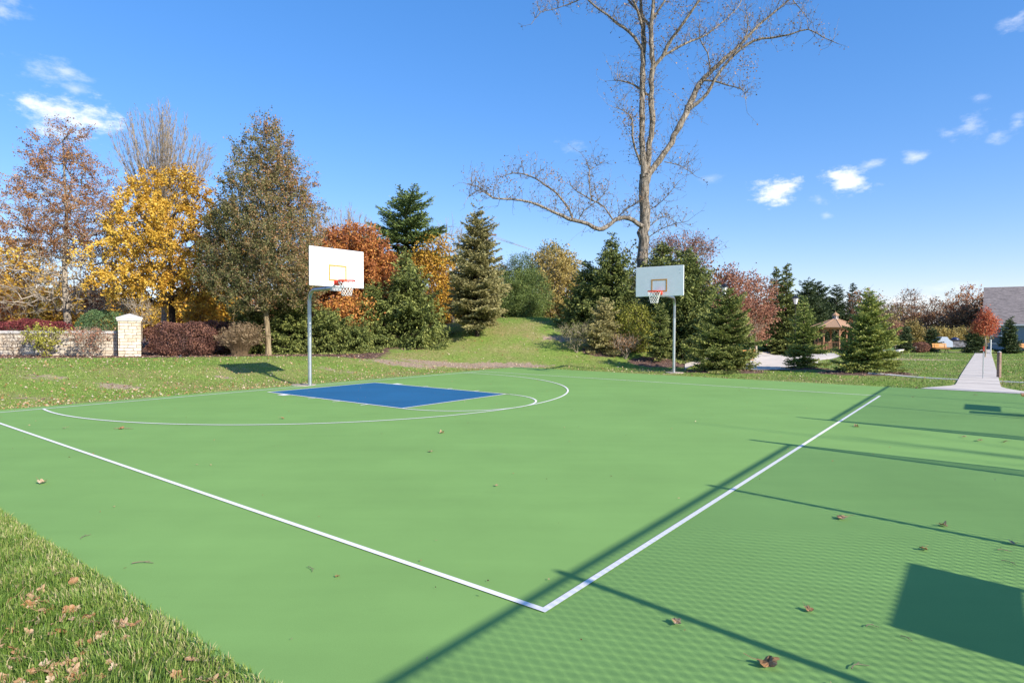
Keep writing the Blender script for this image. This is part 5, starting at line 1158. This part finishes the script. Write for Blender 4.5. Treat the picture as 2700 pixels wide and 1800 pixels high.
def blades(name, x, y, hgt, wid, tone, rs, near=False):
    n = len(x); z = tz(x, y); a = rs.rand(n)*6.28; side = np.stack([np.cos(a), np.sin(a), 0*a], 1); ln_ = rs.rand(n)*1.15; b = rs.rand(n)*6.28 if not near else vnoise(x, y, 3.1, 5)*9+rs.normal(size=n)*1.1
    out = np.stack([np.cos(b), np.sin(b), 0*b], 1); P = np.stack([x, y, z-.005], 1); w = wid[:, None]/2; h = hgt[:, None]
    m1 = P+out*h*.22*ln_[:, None]+np.array([0, 0, 1])*h*.55; m2 = P+out*h*.75*ln_[:, None]+np.array([0, 0, 1])*h*(1-.35*ln_[:, None]**2)
    V = np.stack([P-side*w, P+side*w, m1+side*w*.8, m1-side*w*.8, m2], 1).reshape(-1, 3); k = np.arange(n)*5
    mb = MB(); mb.add(V, np.stack([k, k+1, k+2, k+3], 1), tone); 
    mb.f.append((np.stack([k+3, k+2, k+4], 1), np.asarray(tone, float))); o = mb.build(name, L_['grass']); tag(o, kind='stuff'); return o
rs = np.random.RandomState(300)
def gtone(x, y, rs):
    dm = dirtmask(x, y)
    return np.clip(.38+.3*(vnoise(x, y, 1.3, 2)-.5)+rs.normal(size=len(x))*.2+.5*dm, 0, 1)
# near corner
n = 300000; u = su1-.05+rs.rand(n)**1.0*4.2; v = 5+rs.rand(n)*10.5; xy = np.array([court(a, b) for a, b in zip(u, v)]); x, y = xy[:, 0], xy[:, 1]
k = (y > 2.0) & (x > -.92*y-.3) & (x < 1.2) & (y < 10); x, y, u = x[k], y[k], u[k]
cl = vnoise(x, y, 6, 1)*.5+.5*vnoise(x, y, 15, 4); hg = (.035+.075*cl*rs.rand(len(x))**.6)*(.7+.3*np.clip((u-su1)/.2, 0, 1)); tn = np.clip(.40+.35*(vnoise(x, y, 5, 9)-.5)+rs.normal(size=len(x))*.22+.3*np.exp(-((u-su1)/.12)**2)*rs.rand(len(x))+.5*(rs.rand(len(x)) < .09), 0, 1)
blades('near_grass', x, y, hg*1.2, .0042+.003*rs.rand(len(x)), tn, rs, True)
# verge and mound and right lawn: thins out with distance
X_, Y_ = [], []
n = 1500000; dd = 12*(58/12.)**rs.rand(n); th = (rs.rand(n)*2-1)*.86; x, y = dd*th, dd
k = poly_mask(x, y) & (rs.rand(n) < .22) & ~inpoly(x, y, PATIO); x, y = x[k], y[k]
mm = mulchmask(x, y); dm = dirtmask(x, y)
k = (mm < .35) & (rs.rand(len(x)) > dm*1.15) & ~((x < -6) & (y > 27)) & ~((x > -6) & (x < 8) & (y > 42)); x, y = x[k], y[k]
hg = (.025+.03*rs.rand(len(x)))*(.8+.008*y); wd = .006+.00062*y
blades('lawn_grass', x, y, hg, wd*(.7+.6*rs.rand(len(x))), np.clip(gtone(x, y, rs)+.06, 0, 1), rs)
# leaf litter on the lawns
def litter(n, region, size, seed, name):
    rs = np.random.RandomState(seed); dd = region[0]*(region[1]/region[0])**rs.rand(n); th = region[2]+(region[3]-region[2])*rs.rand(n); x, y = dd*th, dd
    k = poly_mask(x, y) & ~inpoly(x, y, PATIO); x, y = x[k], y[k]; u, v = U_(x, y), V_(x, y)
    w = .25+.9*np.exp(-((v+1)/1.4)**2)*(u > -4)+.5*vnoise(x, y, .9, 7)**2+.5*dirtmask(x, y); k = rs.rand(len(x)) < w; x, y = x[k], y[k]
    m = len(x); z = tz(x, y)+.02+.03*rs.rand(m); mb = MB(); sz = size*(.6+.7*rs.rand(m))*(.7+.012*y)
    d = rs.normal(size=(m, 3)); d[:, 2] *= .3; mb.leaves(np.stack([x, y, z], 1), sz, sz*.7, np.clip(.6+rs.normal(size=m)*.28, 0, 1), rs, d, .1)
    tag(mb.build(name, L_['litter']), kind='stuff')
litter(22000, (12, 46, -.88, .35), .062, 301, 'leaf_litter')
litter(5000, (17, 60, .35, .86), .06, 302, 'lawn_leaf_litter')
# bark mulch chips under the hedges and spruces
def chips():
    rs = np.random.RandomState(303); n = 60000; dd = 20*(34/20.)**rs.rand(n); th = (rs.rand(n)*2-1)*.86; x, y = dd*th, dd
    k = poly_mask(x, y) & (rs.rand(n) < mulchmask(x, y)*.9-.25); x, y = x[k], y[k]; m = len(x)
    mb = MB(); sz = .05+.05*rs.rand(m); d = rs.normal(size=(m, 3)); d[:, 2] *= .3; mb.leaves(np.stack([x, y, tz(x, y)+.012+.02*rs.rand(m)], 1), sz, sz*.45, np.clip(.4+rs.normal(size=m)*.3, 0, 1), rs, d, .1)
    tag(mb.build('mulch_chips', leafmat('mulch_chip', [(0, (.06, .035, .03)), (.5, (.20, .12, .09)), (1, (.46, .30, .22))], trans=0)), kind='stuff')
chips()
# single leaves: a lobed, curled outline of its own
def leaf_mesh(seed, mat, s=1.0, stem=True):
    rs = np.random.RandomState(seed); n = 22; P = []
    for i in range(n):
        a = 2*math.pi*i/n; r = (.5+.5*abs(math.cos(2.5*a)))**.8*(.55+.12*rs.rand()); P.append((math.cos(a)*r, math.sin(a)*r*.85))
    cz = lambda x, y: .55*x*x+.45*y*y*(1 if seed % 2 else -.2)+.12*math.sin(5*x+seed)
    V = [(x*s*.1, y*s*.1, cz(x, y)*s*.1+.004) for x, y in P]+[(x*.5*s*.1, y*.5*s*.1, (cz(x*.5, y*.5)+.05*rs.normal())*s*.1+.004) for x, y in P]+[(0, 0, .004)]
    Fq = [(i, (i+1) % n, n+(i+1) % n, n+i) for i in range(n)]; mb = MB(); t = rs.rand()*.5+.25
    mb.add(V, Fq, np.clip(t+rs.normal(size=n)*.1, 0, 1)); mb.f.append((np.array([(n+i, n+(i+1) % n, 2*n) for i in range(n)]), np.clip(t+rs.normal(size=n)*.1, 0, 1)))
    if stem: mb.tube([(-.03*s, 0, .012*s), (-.08*s, .01*s, .02*s), (-.12*s, .03*s, .035*s)], .0018*s, 4)
    o = mb.build('fallen_leaf', mat); return o
protos = [leaf_mesh(i, L_['litter'], s) for i, s in enumerate((1.0, .85, 1.1, .9, 1.0, .8))]
used = set()
def put_leaf(i, x, y, z, sc_, rz, tilt, label, group):
    src = protos[i % 6]
    if i % 6 in used: o = src.copy(); COL.objects.link(o)
    else: o = src; used.add(i % 6)
    o.location = (x, y, z); o.scale = (sc_, sc_, sc_*1.1); o.rotation_euler = (tilt, tilt*.7, rz); tag(o, label, 'leaf', group)
spots = [(2025, 1756, 1.0, 'largest curled brown leaf, nearest the camera at the bottom of the court'), (1783, 1646, .75, 'small curled brown leaf left of the largest one'), (2220, 1369, .85, 'pale crumpled leaf between the white line and the big sign shadow'), (2133, 1612, .6, 'small pale leaf left of the big sign shadow'), (2487, 1387, .7, 'brown leaf beside the long thin post shadow'), (2672, 1436, .8, 'pale leaf lying on the thin post shadow at the right edge'),
         (2435, 1450, .6, 'dark leaf above the big sign shadow'), (2542, 1154, .8, 'leaf left of the pair in the gate opening'), (2583, 1163, .85, 'left leaf of the pair at the shadow streak'), (2650, 1167, .8, 'right leaf of the pair at the shadow streak'), (2258, 1125, .9, 'flat tan leaf just right of the long white line'), (113, 1275, 1.2, 'dark crumpled leaf alone near the left edge of the court'), (320, 1131, .9, 'small leaf between the left arc and the sideline'), (2406, 1048, .7, 'tiny pale leaf near the far white corner'), (2573, 1042, .7, 'tiny pale leaf in front of the footpath'), (745, 1104, .8, 'dark crumb of leaf below the blue key'), (1165, 1142, .9, 'small brown leaf below the free-throw arc'), (170, 1130, .7, 'tiny leaf above the left sideline end'), (890, 1522, .35, 'tiny dark leaf crumb in the lower centre of the court'), (1310, 1282, .5, 'tiny brown crumb in the middle of the court'), (1135, 1192, .6, 'tiny leaf left of centre on the open court')]
for i, (px, py, s_, lab) in enumerate(spots):
    x, y = G(px, py, .0); put_leaf(i, x, y, .012*s_+.006, s_, i*1.7, .12*math.sin(i*3), lab, 'single leaves on the court')
rs = np.random.RandomState(310); m = 0
heaps = [(95, 1560, 20), (100, 1600, 12), (240, 1590, 5), (170, 1640, 16), (40, 1640, 14), (300, 1655, 14), (260, 1690, 10), (180, 1750, 22), (60, 1770, 20), (260, 1760, 10), (420, 1745, 7), (525, 1760, 8), (330, 1625, 7), (200, 1480, 5), (110, 1490, 4), (30, 1700, 12), (600, 1790, 6)]
for px, py, q in heaps:
    for _ in range(max(2, int(q*.55))):
        a, b = px+rs.normal()*38, py+rs.normal()*24; x, y = G(a, b, .04); uu, vv = inv(x, y)
        if uu < su1+.05: continue
        put_leaf(m, x, y, .012+.02*rs.rand(), (.35+.4*rs.rand()), rs.rand()*6.28, rs.normal()*.6, 'one of the dry tan leaves caught in the grass at the lower left', 'dry leaves in the near grass'); m += 1
rs = np.random.RandomState(320); n = 260; u = su0+rs.rand(n)*(su1-su0); v = sv0+rs.rand(n)*17; xy = np.array([court(a, b) for a, b in zip(u, v)])
mb = MB(); d = rs.normal(size=(n, 3)); d[:, 2] *= .1; mb.leaves(np.c_[xy, np.full(n, .014)], .012+.03*rs.rand(n)**2, .006+.012*rs.rand(n), np.clip(rs.rand(n)*.8, 0, 1), rs, d, .05)
tag(mb.build('court_crumbs', L_['litter']), kind='stuff')
# little twigs lying on the court
def twig(px0, py0, px1, py1, r, lab, bend=.1):
    a = G(px0, py0); b = G(px1, py1); root = MB(); d = (b[0]-a[0], b[1]-a[1])
    pts = [(a[0]+d[0]*t-d[1]*bend*math.sin(t*3.1), a[1]+d[1]*t+d[0]*bend*math.sin(t*3.1), .009+r+.004*math.sin(t*5)) for t in np.linspace(0, 1, 7)]
    root.tube(pts, [r*(1-.5*i/6) for i in range(7)], 5); root.tube([pts[3], (pts[3][0]+d[0]*.25-d[1]*.12, pts[3][1]+d[1]*.25+d[0]*.12, .014)], r*.6, 4)
    tag(root.build('twig', simple('twig_bark', (.20, .15, .10), .9)), lab, 'twig', 'twigs on the court')
twig(348, 1488, 405, 1486, .004, 'longer brown twig on the court near the lower left grass')
twig(213, 1422, 240, 1410, .003, 'short dark twig close to the left grass edge')
twig(812, 1497, 824, 1509, .003, 'tiny curved twig below the middle of the near sideline')
twig(2245, 1767, 2293, 1758, .003, 'pale pine needle at the bottom right', .2)
twig(2283, 1655, 2318, 1656, .003, 'pale bent needle left of the big sign shadow', .25)
twig(2630, 1452, 2668, 1456, .0035, 'pale twig under the thin post shadow', .05)
twig(2640, 1480, 2680, 1492, .003, 'forked dark twig near the right edge', .2)
twig(2374, 1680, 2406, 1692, .0025, 'thin dark needle at the foot of the big sign shadow', .1)
twig(300, 1131, 352, 1131, .005, 'brown twig by the small leaf near the left arc', .05)
twig(1315, 1037, 1345, 1040, .004, 'dark twig beside the right end of the blue key', .05)
